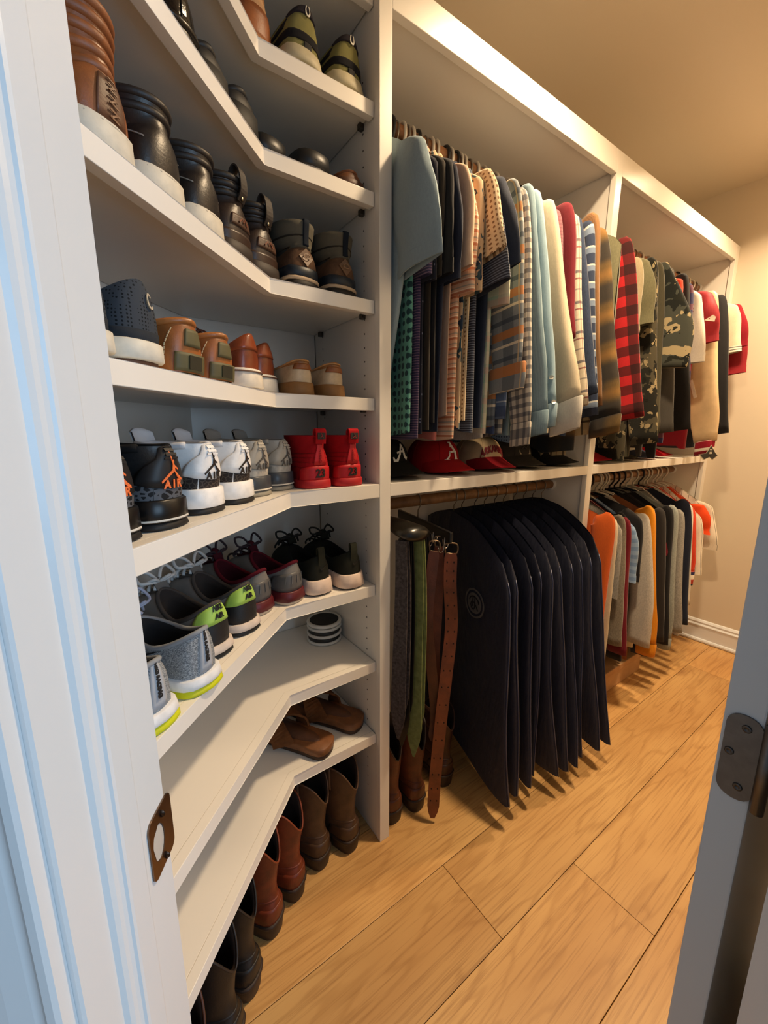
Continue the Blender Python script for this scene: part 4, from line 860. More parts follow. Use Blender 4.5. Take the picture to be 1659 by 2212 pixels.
    if kind != 'none':
        w1 = wsl or (.062 if kind == 'short' else .038); w0 = .056
        if se is None: ye, ze = af+.02, (zsh-rz_-.21 if kind == 'short' else zsh-rz_-.58)
        else:
            d = ray(*se); tt_ = (xh-RODY*math.tan(ps))/(d[0]-d[1]*math.tan(ps)); P = d*tt_; ye, ze = RODY-P[1], P[2]+H-rz_
        ye = min(max(ye, af-.03), af+.17); yc = ye-w1*.92; S0 = np.array([af-.040, zt(af-.040)-.004]); S1 = np.array([af-.012, zsh-rz_-.085]); S2 = np.array([yc, ze])
        path = crv([S0, .45*S0+.55*S1+np.array([.012, 0]), (S1+S2)/2+np.array([droop, 0]), S2] if kind == 'long' else [S0, .5*S0+.5*S2+np.array([.012, .012]), S2], 20)
        T = np.gradient(path, axis=0); T /= np.linalg.norm(T, axis=1)[:, None]; Nn = np.stack([T[:, 1], -T[:, 0]], 1); Nn[Nn[:, 0] < 0] *= -1
        G, UV = [], []; n = 26; acc = 0; L_ = len(path); rows = list(range(L_))+[L_-1, L_-2, L_-3]
        for q, j in enumerate(rows):
            tt = j/(L_-1); inner = q >= L_; w = (w0+(w1-w0)*tt**(.8 if kind == 'long' else 1))*min(1, (tt+.004)/.2)**.55; th_ = .0105+.012*math.sin(math.pi*min(tt*1.15, 1))**.8+(.010 if kind == 'short' else .006)*tt
            if kind == 'long' and cuff is not None and tt > .86: w *= 1-.18*(tt-.86)/.14
            if inner: w -= .0025; th_ -= .0025
            if 0 < q < L_: acc += np.linalg.norm(path[j]-path[j-1])
            row, uvr = [], []
            for i in range(n+1):
                a = 2*math.pi*i/n; yy = w*math.cos(a)*(1+.05*math.sin(9*tt+ph)); xx = th_*math.sin(a)*(1+.22*math.sin(3*a+ph+5*tt))
                xx += fold*.9*tt*math.sin(6*tt+ph)+.0022*math.sin(26*tt+4*math.cos(a)+ph)*(tt if kind == 'long' else .4)
                p = path[j]+Nn[j]*yy; row.append((xx, -p[0], p[1])); uvr.append((a*.035+.13, -acc))
            G.append(row); UV.append(uvr)
        sl = link('sleeve', uvgrid('sleeve', keep(G), UV, sm or m), t)
        if kind == 'short':      # hem band
            G2 = []
            for j in (L_-3, L_-2, L_-1):
                src = np.array(G[j]); c_ = src.mean(0); G2.append(c_+(src-c_)*np.array([1.07, 1.02, 1.02]))
            link('hem', uvgrid('hem', keep(G2), np.array([UV[j] for j in (L_-3, L_-2, L_-1)]), cuff or sm or m), sl)
        elif cuff is not None:
            base = np.array(G[L_-1]); c_ = base.mean(0); ends_ = []
            for dz, sc in ((.006, 1.0), (.002, 1.06), (-cuff_h*.5, 1.06), (-cuff_h, 1.02), (-cuff_h, .94), (-cuff_h*.6, .92)):
                r = c_+(base-c_)*np.array([sc*1.15, sc*(cw or 1), sc]); r[:, 2] += dz; ends_.append(r)
            uvv = [[(u_[0], -acc-k*.012) for u_ in UV[L_-1]] for k in range(6)]
            link('cuff', uvgrid('cuff', keep(ends_), np.array(uvv), cuff), sl)
    if collar is not None:
        G, UV = [], []
        for rx, ry, z in ((.010, .046, zn+.0125), (.014, .050, zn+.026), (.017, .054, zn+.030), (.021, .058, zn+.023), (.024, .064, zn+.0125)):
            G.append([(rx*math.sin(a), ry*math.cos(a), z-.004*math.cos(a)) for a in np.linspace(0, 2*math.pi, 29)]); UV.append([(a*.05, z) for a in np.linspace(0, 6.28, 29)])
        link('collar', uvgrid('collar', keep(G), np.array(UV), collar), t)
    return t
F = fab
M_polo = F('polo', '#8c9fa8', amt=.05)
plaidO = F('orange_plaid', '#8a8f92', [('u', .075, .1, .32, '#3f4a58', .55), ('v', .095, .0, .22, '#c07a3e', .85), ('v', .095, .22, .07, '#e8d8bd', .9), ('v', .095, .6, .12, '#394453', .7), ('u', .075, .6, .06, '#d8b98a', .7)])
ging = F('gingham', '#c6bdae', [('u', .024, 0, .45, '#2b3346', .62), ('v', .024, 0, .45, '#2b3346', .62)])
blueplaid = F('blue_plaid', '#5c6d8c', [('u', .085, 0, .3, '#2c3a60', .6), ('v', .095, .1, .3, '#2c3a60', .6), ('u', .085, .6, .04, '#c9cdd2', .6), ('v', .095, .7, .04, '#c9cdd2', .6)])
whiteplaid = F('window_plaid', '#cfc4ae', [('u', .06, 0, .1, '#3b3346', .6), ('v', .085, .05, .09, '#2f3450', .75), ('v', .085, .25, .05, '#7c2b33', .8), ('u', .06, .3, .06, '#7c2b33', .6), ('v', .085, .6, .05, '#5b5560', .6)])
flannel = softplaid('shacket', '#65502f', [('u', .11, 0, .5, '#26282c', .75), ('v', .12, .2, .5, '#23272b', .8), ('v', .12, .75, .2, '#9a6f3a', .5)])
buffalo = F('buffalo', '#b01a20', [('u', .064, .1, .5, '#1c0809', .78), ('v', .064, 0, .5, '#1c0809', .78)])
navyplaid = F('navy_plaid', '#27324a', [('u', .05, 0, .4, '#151b2b', .6), ('v', .05, 0, .4, '#8ea0b8', .55), ('v', .05, .7, .1, '#d8d4c6', .6)])
camo = blotch('camo', '#4f4a3a', [(24, .5, '#22221c', 1.3, .7), (30, .58, '#a0916e', 4.1, .7), (42, .64, '#15160f', 8.2, .8)])
camo2 = blotch('camo_jacket', '#474a42', [(13, .5, '#1f221f', 2.3, .8), (15, .56, '#b0a07c', 6.1, .9), (22, .62, '#24261f', 9.7, .8)])
floral = leaves('floral', '#c7ae8c', ['#26364a', '#35505a'])
teal = dots('teal_print', '#5d9a8c', '#1f3f44', .02, .36, .25)
darkfloral = dots('dark_floral', '#1a1c2a', '#6a6f86', .012, .18, 1)
polka = dots('polka', '#d8c3a0', '#8a6a4c', .0105, .26)
stripeO = F('orange_stripe', '#d9b294', [('v', .024, 0, .22, '#b86b48', .85), ('v', .024, .45, .12, '#7d8a86', .7), ('v', .024, .75, .1, '#f0dcc4', .8)])
stripeN = F('thin_stripe', '#2b2f3d', [('v', .006, 0, .4, '#7d8596', .7)])
stripeP = F('purple_stripe', '#2f2a4a', [('v', .006, 0, .35, '#8a6a80', .5)])
mint = F('mint_plaid', '#a9c4ac', [('u', .08, 0, .4, '#d8b8a0', .5), ('v', .08, .2, .4, '#e2d4b8', .4), ('v', .08, .5, .2, '#cf9f90', .5)])
yplaid = F('yellow_plaid', '#c9b184', [('u', .05, 0, .14, '#2b211c', .8), ('v', .05, 0, .14, '#2b211c', .8), ('u', .05, .5, .06, '#7d2a2a', .7)])
denim = F('denim', '#2f3c55', amt=.18); chamb = F('chambray', '#8199a4', [('u', .007, 0, .35, '#6d8794', .5)]); lblue = F('light_blue', '#8fa9b6'); bluedot = dots('blue_dot', '#7c93ac', '#3d4f6b', .011, .28)
blk = F('black', '#151417', amt=.1); blk2 = F('soft_black', '#1d1b1c', amt=.15); nav = F('navy', '#1b2133', amt=.1); nav2 = F('dull_navy', '#232b3d', amt=.1); cream = F('cream', '#cfc0a4'); white = F('white', '#d6cfc2'); pink = F('peach', '#e0bda0')
maroonM = F('maroon', '#6d1120'); mauve = F('mauve', '#8a5a62', [('v', .008, 0, .4, '#6a4048', .5)]); brown = F('brown_cord', '#8a6440', [('u', .006, 0, .4, '#6d4a2c', .5)]); dkbrown = leather('#3a261a', .5); olive_ = F('olive', '#6d6a50', amt=.12); khaki = F('khaki', '#a3977a', amt=.08); dolive = F('dark_olive', '#4a4636'); tan = F('tan_canvas', '#a6824f'); greyh = F('heather_grey', '#8f8c86', amt=.25); greyb = F('grey_brown', '#7d766a', amt=.25); dgrey = F('dark_grey', '#4b4742'); lgrey = F('light_grey', '#b9b2a8', amt=.18)
sage = F('sage_grey', '#8e938e', amt=.18); orange = F('orange', '#c4571c'); gold = F('gold', '#d98a1a'); rust = F('rust', '#8a5230'); redo = F('red_orange', '#cf3f24'); brightor = F('bright_orange', '#e04a18'); crimson = F('crimson', '#860d20'); red = F('jersey_red', '#8f1622', rough=.6); green = F('green', '#3f7a55'); ltblue = F('ice_stripe', '#6f8bb0', [('v', .03, 0, .5, '#8fa8c6', .7)])
pins = F('pinstripe', '#ded3bf', [('u', .034, 0, .06, '#2b2a33', .9)]); purplaid = F('purple_plaid', '#2b2a52', [('u', .05, 0, .5, '#4a2f5a', .6), ('v', .06, 0, .4, '#8a4a3a', .4)]); leathersl = leather('#d0b48c', .4, .05)
rib = F('varsity_rib', '#8f0f26', [('v', .017, .1, .3, '#e6dccb', 1)], wr=False); vneck = F('vest', '#4d4a2e'); salmon = F('salmon', '#c26f66'); striC = F('jersey_cuff', '#c23a24', [('v', .024, 0, .33, '#23204a', 1), ('v', .024, .33, .33, '#e6ddcb', 1)], wr=False); patC = F('trim_cuff', '#dcd3c2', [('v', .012, 0, .35, '#3a2b2b', .9)], wr=False); camoL = blotch('camo_light', '#8c8468', [(30, .5, '#4a4634', 3.3, .7), (40, .6, '#c2b48f', 5.5, .7)])
UP = [
 ('polo_shirt', 'pale blue-grey polo shirt hanging hard against the divider post', (898, 322), (950, 552), 'short', M_polo, 1.30, dict(collar=None, hang='wire', wsl=.085, yaw=2, bw=-.085)),
 ('shirt', 'teal shirt with a small dark repeating print near the divider', (905, 335), (912, 560), 'short', teal, 1.20, dict(hang='white', ysh=.79)),
 ('polo_shirt', 'purple and navy fine striped polo shirt', (914, 345), (928, 588), 'short', stripeP, 1.19, dict(hang='black', ysh=.78)),
 ('shirt', 'dark navy shirt with tiny white floral specks', (926, 356), (938, 600), 'short', darkfloral, 1.19, dict(hang='white', ysh=.78)),
 ('t_shirt', 'dark brown-black t-shirt beside the speckled shirt', (940, 352), (950, 590), 'short', F('umber', '#2b241c'), 1.20, dict(hang='black', ysh=.77)),
 ('t_shirt', 'plain black t-shirt with a wide short sleeve', (957, 362), (974, 585), 'short', blk, 1.22, dict(hang='wire', wsl=.07)),
 ('shirt', 'salmon pink shirt whose hem hangs below the black ones', (962, 372), (966, 560), 'short', salmon, 1.175, dict(hang='grey', ysh=.80)),
 ('polo_shirt', 'plain navy polo shirt next to the peach shirt', (974, 362), (990, 600), 'short', nav, 1.21, dict(hang='white', collar=nav)),
 ('t_shirt', 'pale peach t-shirt with wide sleeve', (988, 372), (1017, 572), 'short', pink, 1.24, dict(hang='white', wsl=.075)),
 ('polo_shirt', 'peach, white and grey horizontally striped polo shirt', (1004, 408), (1020, 625), 'short', stripeO, 1.185, dict(hang='black', wsl=.08, collar=stripeO)),
 ('shirt', 'cream shirt printed with navy palm leaves', (1022, 395), (1038, 628), 'short', floral, 1.20, dict(hang='wire', collar=floral)),
 ('shirt', 'cream polka dot short-sleeved shirt', (1034, 408), (1090, 545), 'short', polka, 1.22, dict(hang='white', wsl=.085, collar=polka)),
 ('t_shirt', 'charcoal and grey pinstripe t-shirt under the polka dot sleeve', (1045, 420), (1096, 608), 'short', stripeN, 1.20, dict(hang='white', wsl=.08)),
 ('polo_shirt', 'slate navy polo shirt with open short sleeve', (1071, 413), (1121, 575), 'short', nav2, 1.22, dict(hang='black', collar=nav2, wsl=.07)),
 ('shirt', 'mint and peach madras plaid short-sleeved shirt', (1075, 432), (1094, 652), 'short', mint, 1.20, dict(hang='white', wsl=.08)),
 ('shirt', 'heather grey henley shirt behind the blue plaid', (1080, 440), (1082, 640), 'short', lgrey, 1.185, dict(hang='black', ysh=.79)),
 ('flannel_shirt', 'blue plaid shirt hanging lowest above the lettered cap', (1088, 436), (1090, 905), 'long', blueplaid, 1.19, dict(hang='white', ysh=.785, bw=.012)),
 ('flannel_shirt', 'orange, cream and grey plaid shirt with a rolled sleeve', (1100, 425), (1130, 790), 'long', plaidO, 1.22, dict(hang='white', collar=plaidO, wsl=.06, cuff=plaidO, cuff_h=.06, cw=1.25)),
 ('shirt', 'navy and white gingham shirt', (1120, 446), (1150, 918), 'long', ging, 1.19, dict(hang='grey', collar=ging, cuff=ging)),
 ('shirt', 'pale chambray shirt with button cuffs', (1135, 436), (1184, 895), 'long', chamb, 1.20, dict(hang='white', collar=chamb, cuff=chamb, wsl=.046)),
 ('shirt', 'sky blue button-down shirt beside the white shirt', (1152, 445), (1203, 880), 'long', lblue, 1.20, dict(hang='white', collar=lblue, cuff=lblue, wsl=.043)),
 ('shirt', 'pale blue dotted shirt peeking out above the lettered cap', (1158, 470), (1160, 900), 'long', bluedot, 1.165, dict(hang='wire', ysh=.80)),
 ('dress_shirt', 'white dress shirt with a broad stiff cuff', (1180, 468), (1268, 870), 'long', cream, 1.21, dict(hang='white', collar=cream, cuff=white, cuff_h=.075, wsl=.05, cw=1.1)),
 ('shirt', 'mauve fine striped shirt between the white and maroon ones', (1194, 482), (1200, 760), 'long', mauve, 1.22, dict(hang='white', ysh=.775)),
 ('sweater', 'plain maroon long-sleeved pullover', (1216, 464), (1243, 735), 'long', maroonM, 1.26, dict(hang='wire', wsl=.045)),
 ('shirt', 'white shirt with maroon and navy window-pane checks', (1228, 498), (1271, 880), 'long', whiteplaid, 1.19, dict(hang='black', collar=whiteplaid, wsl=.045)),
 ('flannel_shirt', 'dark indigo flannel shirt', (1240, 500), (1288, 855), 'long', denim, 1.20, dict(hang='white', collar=denim, wsl=.045)),
 ('flannel_shirt', 'navy, pale blue and white check flannel shirt', (1264, 512), (1290, 900), 'long', navyplaid, 1.19, dict(hang='white', collar=navyplaid, wsl=.04)),
 ('jacket', 'tan corduroy jacket with dark brown collar', (1272, 492), (1300, 880), 'long', brown, 1.20, dict(hang='wood', collar=leather('#5a3420', .6), wsl=.042)),
 ('flannel_shirt', 'yellow and black plaid shirt whose hem shows above the caps', (1268, 530), (1276, 940), 'long', yplaid, 1.11, dict(hang='grey', ysh=.80)),
 ('shirt_jacket', 'olive, black and ochre fuzzy plaid shirt jacket', (1290, 528), (1347, 905), 'long', flannel, 1.13, dict(hang='white', wsl=.058, cuff=flannel, cuff_h=.05, collar=flannel)),
 ('vest', 'quilted olive vest with brown corduroy collar', (1352, 520), None, 'none', vneck, 1.24, dict(ysh=.702, hang='wood', collar=dkbrown, quilt=.055, th=.026, bm_=olive_)),
 ('flannel_shirt', 'red and black buffalo check shirt', (1347, 542), (1389, 905), 'long', buffalo, 1.24, dict(hang='white', wsl=.05, collar=buffalo)),
 ('shirt', 'khaki long-sleeved shirt beside the buffalo check', (1364, 588), (1381, 725), 'long', khaki, 1.26, dict(hang='black', wsl=.045)),
 ('t_shirt', 'faded olive t-shirt with short sleeve', (1386, 572), (1408, 698), 'short', olive_, 1.25, dict(hang='white', wsl=.07)),
 ('camouflage_shirt', 'leafy green and tan camouflage shirt', (1398, 590), (1420, 960), 'long', camo, 1.08, dict(hang='black', wsl=.052, ysh=.775)),
 ('jacket', 'plain dark olive field jacket', (1414, 592), (1424, 935), 'long', dolive, 1.10, dict(hang='white', wsl=.04)),
 ('camouflage_jacket', 'thick camouflage hunting jacket with bold pale patches', (1424, 585), (1482, 790), 'long', camo2, 1.16, dict(hang='wood', wsl=.062, th=.024, collar=camo2, droop=.05)),
 ('jacket', 'dark taupe canvas jacket behind the hunting jacket', (1440, 604), (1452, 935), 'long', dgrey, 1.11, dict(hang='black', wsl=.042)),
 ('t_shirt', 'orange-red t-shirt between two dark jackets', (1458, 622), (1462, 700), 'short', redo, 1.24, dict(hang='white', wsl=.05)),
 ('coat', 'black coat with an orange lining edge', (1468, 618), (1490, 930), 'long', blk2, 1.09, dict(hang='wood', wsl=.05)),
 ('flannel_shirt', 'purple and navy plaid shirt beside the white jersey', (1478, 634), (1490, 830), 'long', purplaid, 1.15, dict(hang='white', wsl=.04)),
 ('jersey', 'white baseball jersey with red lettering', (1495, 638), (1518, 782), 'short', white, 1.22, dict(hang='white', wsl=.085, collar=white, th=.018)),
 ('varsity_jacket', 'crimson varsity jacket with cream leather sleeves', (1530, 655), (1553, 955), 'long', crimson, 1.12, dict(hang='wood', wsl=.056, sm=leathersl, cuff=rib, cuff_h=.06, th=.03, collar=rib, cw=.8)),
 ('jersey', 'crimson football jersey with a white winged patch', (1522, 644), (1550, 738), 'short', red, 1.24, dict(hang='white', wsl=.07, collar=crimson, th=.018)),
 ('hoodie', 'black hooded sweatshirt by the far wall', (1554, 658), (1573, 938), 'long', blk, 1.13, dict(hang='black', wsl=.042)),
 ('jersey', 'off-white baseball jersey with dark trim on the sleeves', (1574, 666), (1598, 762), 'short', cream, 1.14, dict(hang='white', wsl=.07, cuff=patC)),
 ('t_shirt', 'crimson t-shirt hanging last beside the far wall', (1584, 668), (1612, 748), 'short', crimson, 1.18, dict(hang='white', wsl=.085, yaw=3)),
 ('t_shirt', 'crimson tee with a lower drooping sleeve next to the far wall', (1588, 690), (1609, 806), 'short', red, 1.2, dict(hang='grey', wsl=.06, yaw=2)),
]
LOW = [
 ('t_shirt', 'green t-shirt just past the garment bags', (1275, 1135), (1279, 1230), 'short', green, .32, dict(ysh=.765)),
 ('sweatshirt', 'burnt orange crewneck sweatshirt next to the green one', (1292, 1130), (1297, 1390), 'long', orange, .25, dict(hang='wire', wsl=.034)),
 ('sweatshirt', 'cream long-sleeved sweatshirt beside the orange one', (1298, 1142), (1303, 1440), 'long', cream, .2, {}),
 ('t_shirt', 'taupe heather t-shirt beside the cream sweatshirt', (1306, 1140), (1314, 1260), 'short', greyb, .24, {}),
 ('t_shirt', 'grey heather t-shirt with a wrinkled sleeve', (1326, 1123), (1330, 1292), 'short', greyh, .2, dict(wsl=.07)),
 ('sweatshirt', 'olive-grey heather sweatshirt beside the wrinkled grey tee', (1337, 1131), (1340, 1400), 'long', greyb, .2, dict(hang='wire')),
 ('jacket', 'black puffer jacket with long hem above the tan box', (1340, 1128), (1340, 1430), 'long', blk, .1, dict(hang='black', ysh=.77)),
 ('sweatshirt', 'maroon sweatshirt beside the ice blue shirt', (1346, 1138), (1352, 1418), 'long', maroonM, .15, {}),
 ('polo_shirt', 'ice blue striped polo shirt with a white swoosh on the sleeve', (1357, 1134), (1371, 1260), 'short', ltblue, .3, dict(wsl=.06)),
 ('t_shirt', 'black t-shirt with short sleeve beside the ice blue polo', (1373, 1104), (1378, 1256), 'short', blk, .25, dict(hang='black', wsl=.06)),
 ('shirt', 'off-white shirt with long tail between dark ones', (1376, 1130), (1364, 1400), 'long', cream, .2, dict(ysh=.775)),
 ('sweatshirt', 'pale grey fleece sweatshirt with a heavy sleeve', (1385, 1128), (1402, 1400), 'long', lgrey, .2, dict(wsl=.05, droop=.02)),
 ('sweatshirt', 'navy sweatshirt beside the golden sleeve', (1390, 1120), (1398, 1420), 'long', nav, .15, dict(ysh=.775)),
 ('sweatshirt', 'golden orange sweatshirt with rust shoulders', (1398, 1112), (1420, 1400), 'long', gold, .15, dict(bm_=rust, wsl=.05, cuff=gold)),
 ('vest', 'black fleece vest on a black hanger', (1414, 1114), None, 'none', blk2, .3, dict(hang='black', th=.022)),
 ('hoodie', 'charcoal hooded sweatshirt behind the fleece vest', (1424, 1116), (1432, 1390), 'long', F('charcoal', '#2a2726'), .18, dict(hang='black')),
 ('jacket', 'black zip jacket with a small red emblem on the chest', (1436, 1113), (1442, 1395), 'long', blk, .14, dict(hang='black', wsl=.05)),
 ('sweatshirt', 'sage grey sweatshirt with knit cuff', (1448, 1112), (1452, 1385), 'long', sage, .15, dict(wsl=.045, cuff=sage)),
 ('sweatshirt', 'pale slate grey sweatshirt beside the sage one', (1460, 1120), (1472, 1370), 'long', greyh, .15, dict(wsl=.05)),
 ('pullover', 'navy quarter-zip pullover with long straight sleeve', (1475, 1095), (1484, 1352), 'long', nav, .24, dict(hang='black', wsl=.05)),
 ('shirt', 'white shirt edge beside the navy pullover', (1483, 1104), (1488, 1310), 'long', white, .3, {}),
 ('jersey', 'red-orange jersey with navy and white striped cuffs', (1489, 1108), (1501, 1240), 'long', redo, .3, dict(cuff=striC, cuff_h=.07, wsl=.04)),
 ('jersey', 'cream pinstripe baseball jersey beside the red one', (1498, 1122), (1512, 1242), 'short', pins, .32, dict(wsl=.07)),
 ('t_shirt', 'bright orange jersey with flared short sleeve', (1508, 1104), (1531, 1155), 'short', brightor, .34, dict(wsl=.085)),
 ('jersey', 'white pinstripe baseball jersey hanging against the far panel', (1522, 1095), (1547, 1190), 'short', pins, .34, dict(wsl=.09, ysh=.75)),
]
clothes = {}
YA, YZ = .58, 1.14
def plan(items, rod):
    """hang the row: every garment keeps its own slice of rod, in the order of the photograph"""
    for bay in ((0, 1) if rod == 'U' else (1,)):
        lo, hi = ((X1+.016, X2-.016), (X3+.016, XI-.016))[bay]; sel = []
        for it in items:
            kw = it[7]; ys = kw.get('ysh', .765 if rod == 'U' else .752); x = at(*it[2], Y=ys)[0]; xr = x+(RODY-ys)*math.tan(math.radians(kw.get('yaw', 5)))
            if rod == 'U' and (0 if x < (X2+X3)/2-.005 else 1) != bay: continue
            xr = min(max(xr, lo), hi); k = (xr-x)/(RODY-ys); k = min(max(k, .0), .26); sel.append([xr-k*(RODY-ys), xr-k*(RODY-YA), xr+k*(YZ-RODY), it])
        sel.sort(key=lambda q: q[0]); A = np.array([q[1] for q in sel]); B = np.array([q[2] for q in sel]); g = .0145; n = len(sel); f = (YZ-.8187)/(YZ-YA)
        for _ in range(600):
            for V_ in (A, B):
                for i in range(n-1):
                    d = V_[i]+g-V_[i+1]
                    if d > 0: V_[i] -= d/2; V_[i+1] += d/2
            B[:] = np.clip(B, lo+.001*np.arange(n)*0, hi)
            C_ = A*f+B*(1-f); A += (np.clip(C_, lo, hi)-C_)/f
        B = np.maximum.accumulate(B+np.arange(n)*1e-5); A = np.maximum.accumulate(A+np.arange(n)*1e-5)
        for i, q in enumerate(sel):
            it = q[3]; k = (B[i]-A[i])/(YZ-YA); xh = A[i]+k*(RODY-YA); ps = math.atan(k)
            def edge(j, side, A=A, B=B, lo=lo, hi=hi, i=i, n=n):
                def fn(y):
                    y = np.asarray(y, float); w = (y-YA)/(YZ-YA); me_ = A[i]+(B[i]-A[i])*w
                    if 0 <= j < n: v = .5*(me_+A[j]+(B[j]-A[j])*w)
                    else: v = me_+side*.04
                    wall = np.where(y > .80, (lo-.0145 if side < 0 else hi+.0145), side*99)
                    return np.maximum(v, wall) if side < 0 else np.minimum(v, wall)
                return fn
            kw = {**(dict(ysh=.752) if rod == 'L' else {}), **it[7]}; kw.pop('yaw', None)
            clothes[it[1]] = garment(it[0], it[1], catn(it[0]), *it[2:7], rod=rod, plane=(xh, ps), slab=(edge(i-1, -1), edge(i+1, 1)), **kw)
def catn(n): return 't-shirt' if n == 't_shirt' else n.replace('_', ' ')
plan(UP, 'U'); plan(LOW, 'L')

# ------------------------------------------------------------------ garment bags
BAG = F('bag', '#1b1f33', amt=.08, rough=.36, sheen=.05); BAGE = mat('#2c3350', .35, vary=.05)
for nd in BAG.node_tree.nodes:
    if nd.type == 'BUMP': nd.inputs['Strength'].default_value = .8; nd.inputs['Distance'].default_value = .0022
hooks = [.972, 1.010, 1.075, 1.125, 1.18, 1.230, 1.2908, 1.350, 1.410, 1.470]; bot = [(1109, 1736), (1155, 1690), (1166, 1684), (1180, 1656), (1211, 1669), (1230, 1664), (1249, 1656), (1259, 1638), (1283, 1630), (1305, 1618)]
shp = [(1119, 1216), (1140, 1208), (1176, 1195), (1196, 1216), (1213, 1212), (1231, 1201), (1252, 1189), (1268, 1194), (1278, 1200), (1291, 1189)]
for k in range(10):
    x = hooks[k]; psh = at(*shp[k], Y=.685); b = at(*bot[k], Z=.09); ps = math.atan(.19)
    t = thing('garment_bag', 'navy garment bag with a round grey monogram badge, beside the belts' if k == 0 else 'navy garment bag right against the sweaters' if k == 9 else 'plain navy garment bag, %s counted from the belts' % ('second', 'third', 'fourth', 'fifth', 'sixth', 'seventh', 'eighth', 'ninth')[k-1], 'garment bag', (x, RODY, RZL), -ps, 'garment bags')
    R = .019; P = [(0, R*math.cos(a), R*math.sin(a)) for a in np.linspace(-.4, math.pi, 12)]+[(0, -R*.9, -.012), (0, 0, -.032), (0, 0, -.07)]
    link('hook', tube('hook', P, .0016, HMAT['wire'], 6), t)
    af = (RODY-.685)/math.cos(ps); bf = (RODY-b[1])/math.cos(ps); zh = b[2]-RZL; ph = k*1.7; G, UV = [], []; ns, nv = 56, 26; lean = 0
    for j in range(nv+1):
        v = j/nv; row, uvr = [], []; A = (af+(bf-af)*v**1.2)*(.88+.12*min(1, v/.07)**.5)*(1+.005*math.sin(7*v+ph*2)); Bk = .165
        tk = .004+(.016+.004*math.sin(ph))*min(1, v/.15)**.7
        for i in range(ns+1):
            a = 2*math.pi*i/ns; c, s_ = math.cos(a), math.sin(a); y = (A if c >= 0 else Bk)*math.copysign(abs(c)**.5, c); xx = tk*math.copysign(abs(s_)**.55, s_)
            yn = abs(y)/af; zt = -.052-.135*min(1.0, yn)**1.9-.02*max(0, yn-.8)
            gl_ = ((x-hooks[k-1])/2 if k else .03)*math.cos(ps)-.0008; gh_ = ((hooks[k+1]-x)/2 if k < 9 else .016)*math.cos(ps)-.0008; xx += .012*v*math.sin(11*y+ph+2*v)+.005*math.sin(27*y+ph*2+3*v)*min(1, v*2)+.007*v**4*math.sin(17*y+ph*3)+lean*v*v*.6*max(0, y/af)
            xx = -gl_*math.tanh(-xx/gl_) if xx < 0 else gh_*math.tanh(xx/gh_)
            z = zt+(zh-zt)*v+(.03*v**3*(1-max(0, y)/bf) if k % 2 else .035*v**3*(1-max(0, y)/bf)); row.append((xx, -y, z)); uvr.append((y, z))
        G.append(row); UV.append(uvr)
    G = np.array(G); bo = link('body', uvgrid('body', G, UV, BAG), t)
    link('piping', tube('piping', G[1:, 0, :]+np.array([0, -.001, 0]), .0020, BAGE, 6), t)
    if k == 0:
        # badge on the face towards the doorway; the surface point is found on the bag mesh
        pc = at(1028, 1302, X=.93); loc = np.array([math.cos(-ps)*(pc[0]-x)+math.sin(-ps)*(pc[1]-RODY), 0, pc[2]-RZL]); yl = -math.sin(-ps)*(pc[0]-x)+math.cos(-ps)*(pc[1]-RODY)
        half = G[:, ns//2:ns+1, :]
        def surf(yy, zz):
            d = (half[:, :, 1]-yy)**2+(half[:, :, 2]-zz)**2; w = 1/(d+1e-5)**1.5; return (half[:, :, 0]*w).sum()/w.sum()
        def fn(px_, py_): return np.array([surf(yl-px_*1.0, loc[2]+py_)-.0015, yl-px_, loc[2]+py_]), np.array([-1., 0, 0])
        gm = mat('#5d5c5c', .6); dm = mat('#0b0c12', .7)
        ringp = lambda r, w: strokes([([(r*math.cos(a), r*math.sin(a)) for a in np.linspace(0, 2*math.pi, 40)], w)], w)
        disc = polys([[(.034*math.cos(a), .034*math.sin(a)) for a in np.linspace(0, 2*math.pi, 32, endpoint=False)]])
        bd = put('badge', disc, fn, gm, t, .0012); put('badge_ring', ringp(.045, .006), fn, gm, t, .0012)
        fn2 = lambda a_, b_: (fn(a_, b_)[0]+np.array([-.0016, 0, 0]), np.array([-1., 0, 0]))
        mono = strokes([[(.024*math.cos(a), .022*math.sin(a)) for a in np.linspace(math.radians(165), math.radians(10), 16)], [(-.006, .022), (-.006, -.012)], [(.004, .022), (.004, -.014), (-.002, -.022), (-.012, -.018), (-.016, -.008), (-.012, .002), (.0, .003), (.01, -.006), (.02, -.02)]], .0038)
        put('monogram', mono, fn2, dm, bd, .0008)
# ------------------------------------------------------------------ tie hanger, ties, belt hanger, belts
tx = .655
t = thing('suit_hanger', 'broad-shouldered glossy black suit hanger under the rod beside the post', 'hanger', (tx, RODY, RZL), 0)
G = []
for y, z, rx, rzz in ((.16, -.12, .008, .008), (.1, -.075, .014, .012), (.03, -.042, .012, .012), (-.03, -.035, .016, .014), (-.09, -.038, .03, .017), (-.14, -.044, .042, .020), (-.175, -.047, .045, .021), (-.195, -.048, .038, .018), (-.203, -.049, .014, .007)):
    G.append([(rx*math.cos(a), y, z+rzz*math.sin(a)) for a in np.linspace(0, 2*math.pi, 20, endpoint=False)])
link('shoulder', loft('shoulder', np.array(G), mat('#15130f', .28, vary=.03)), t); R = .0192
link('hook', tube('hook', [(0, R*math.cos(a), R*math.sin(a)) for a in np.linspace(-.4, math.pi, 12)]+[(0, -R*.9, -.012), (0, 0, -.03), (0, 0, -.036)], .0018, HMAT['wire'], 6), t)
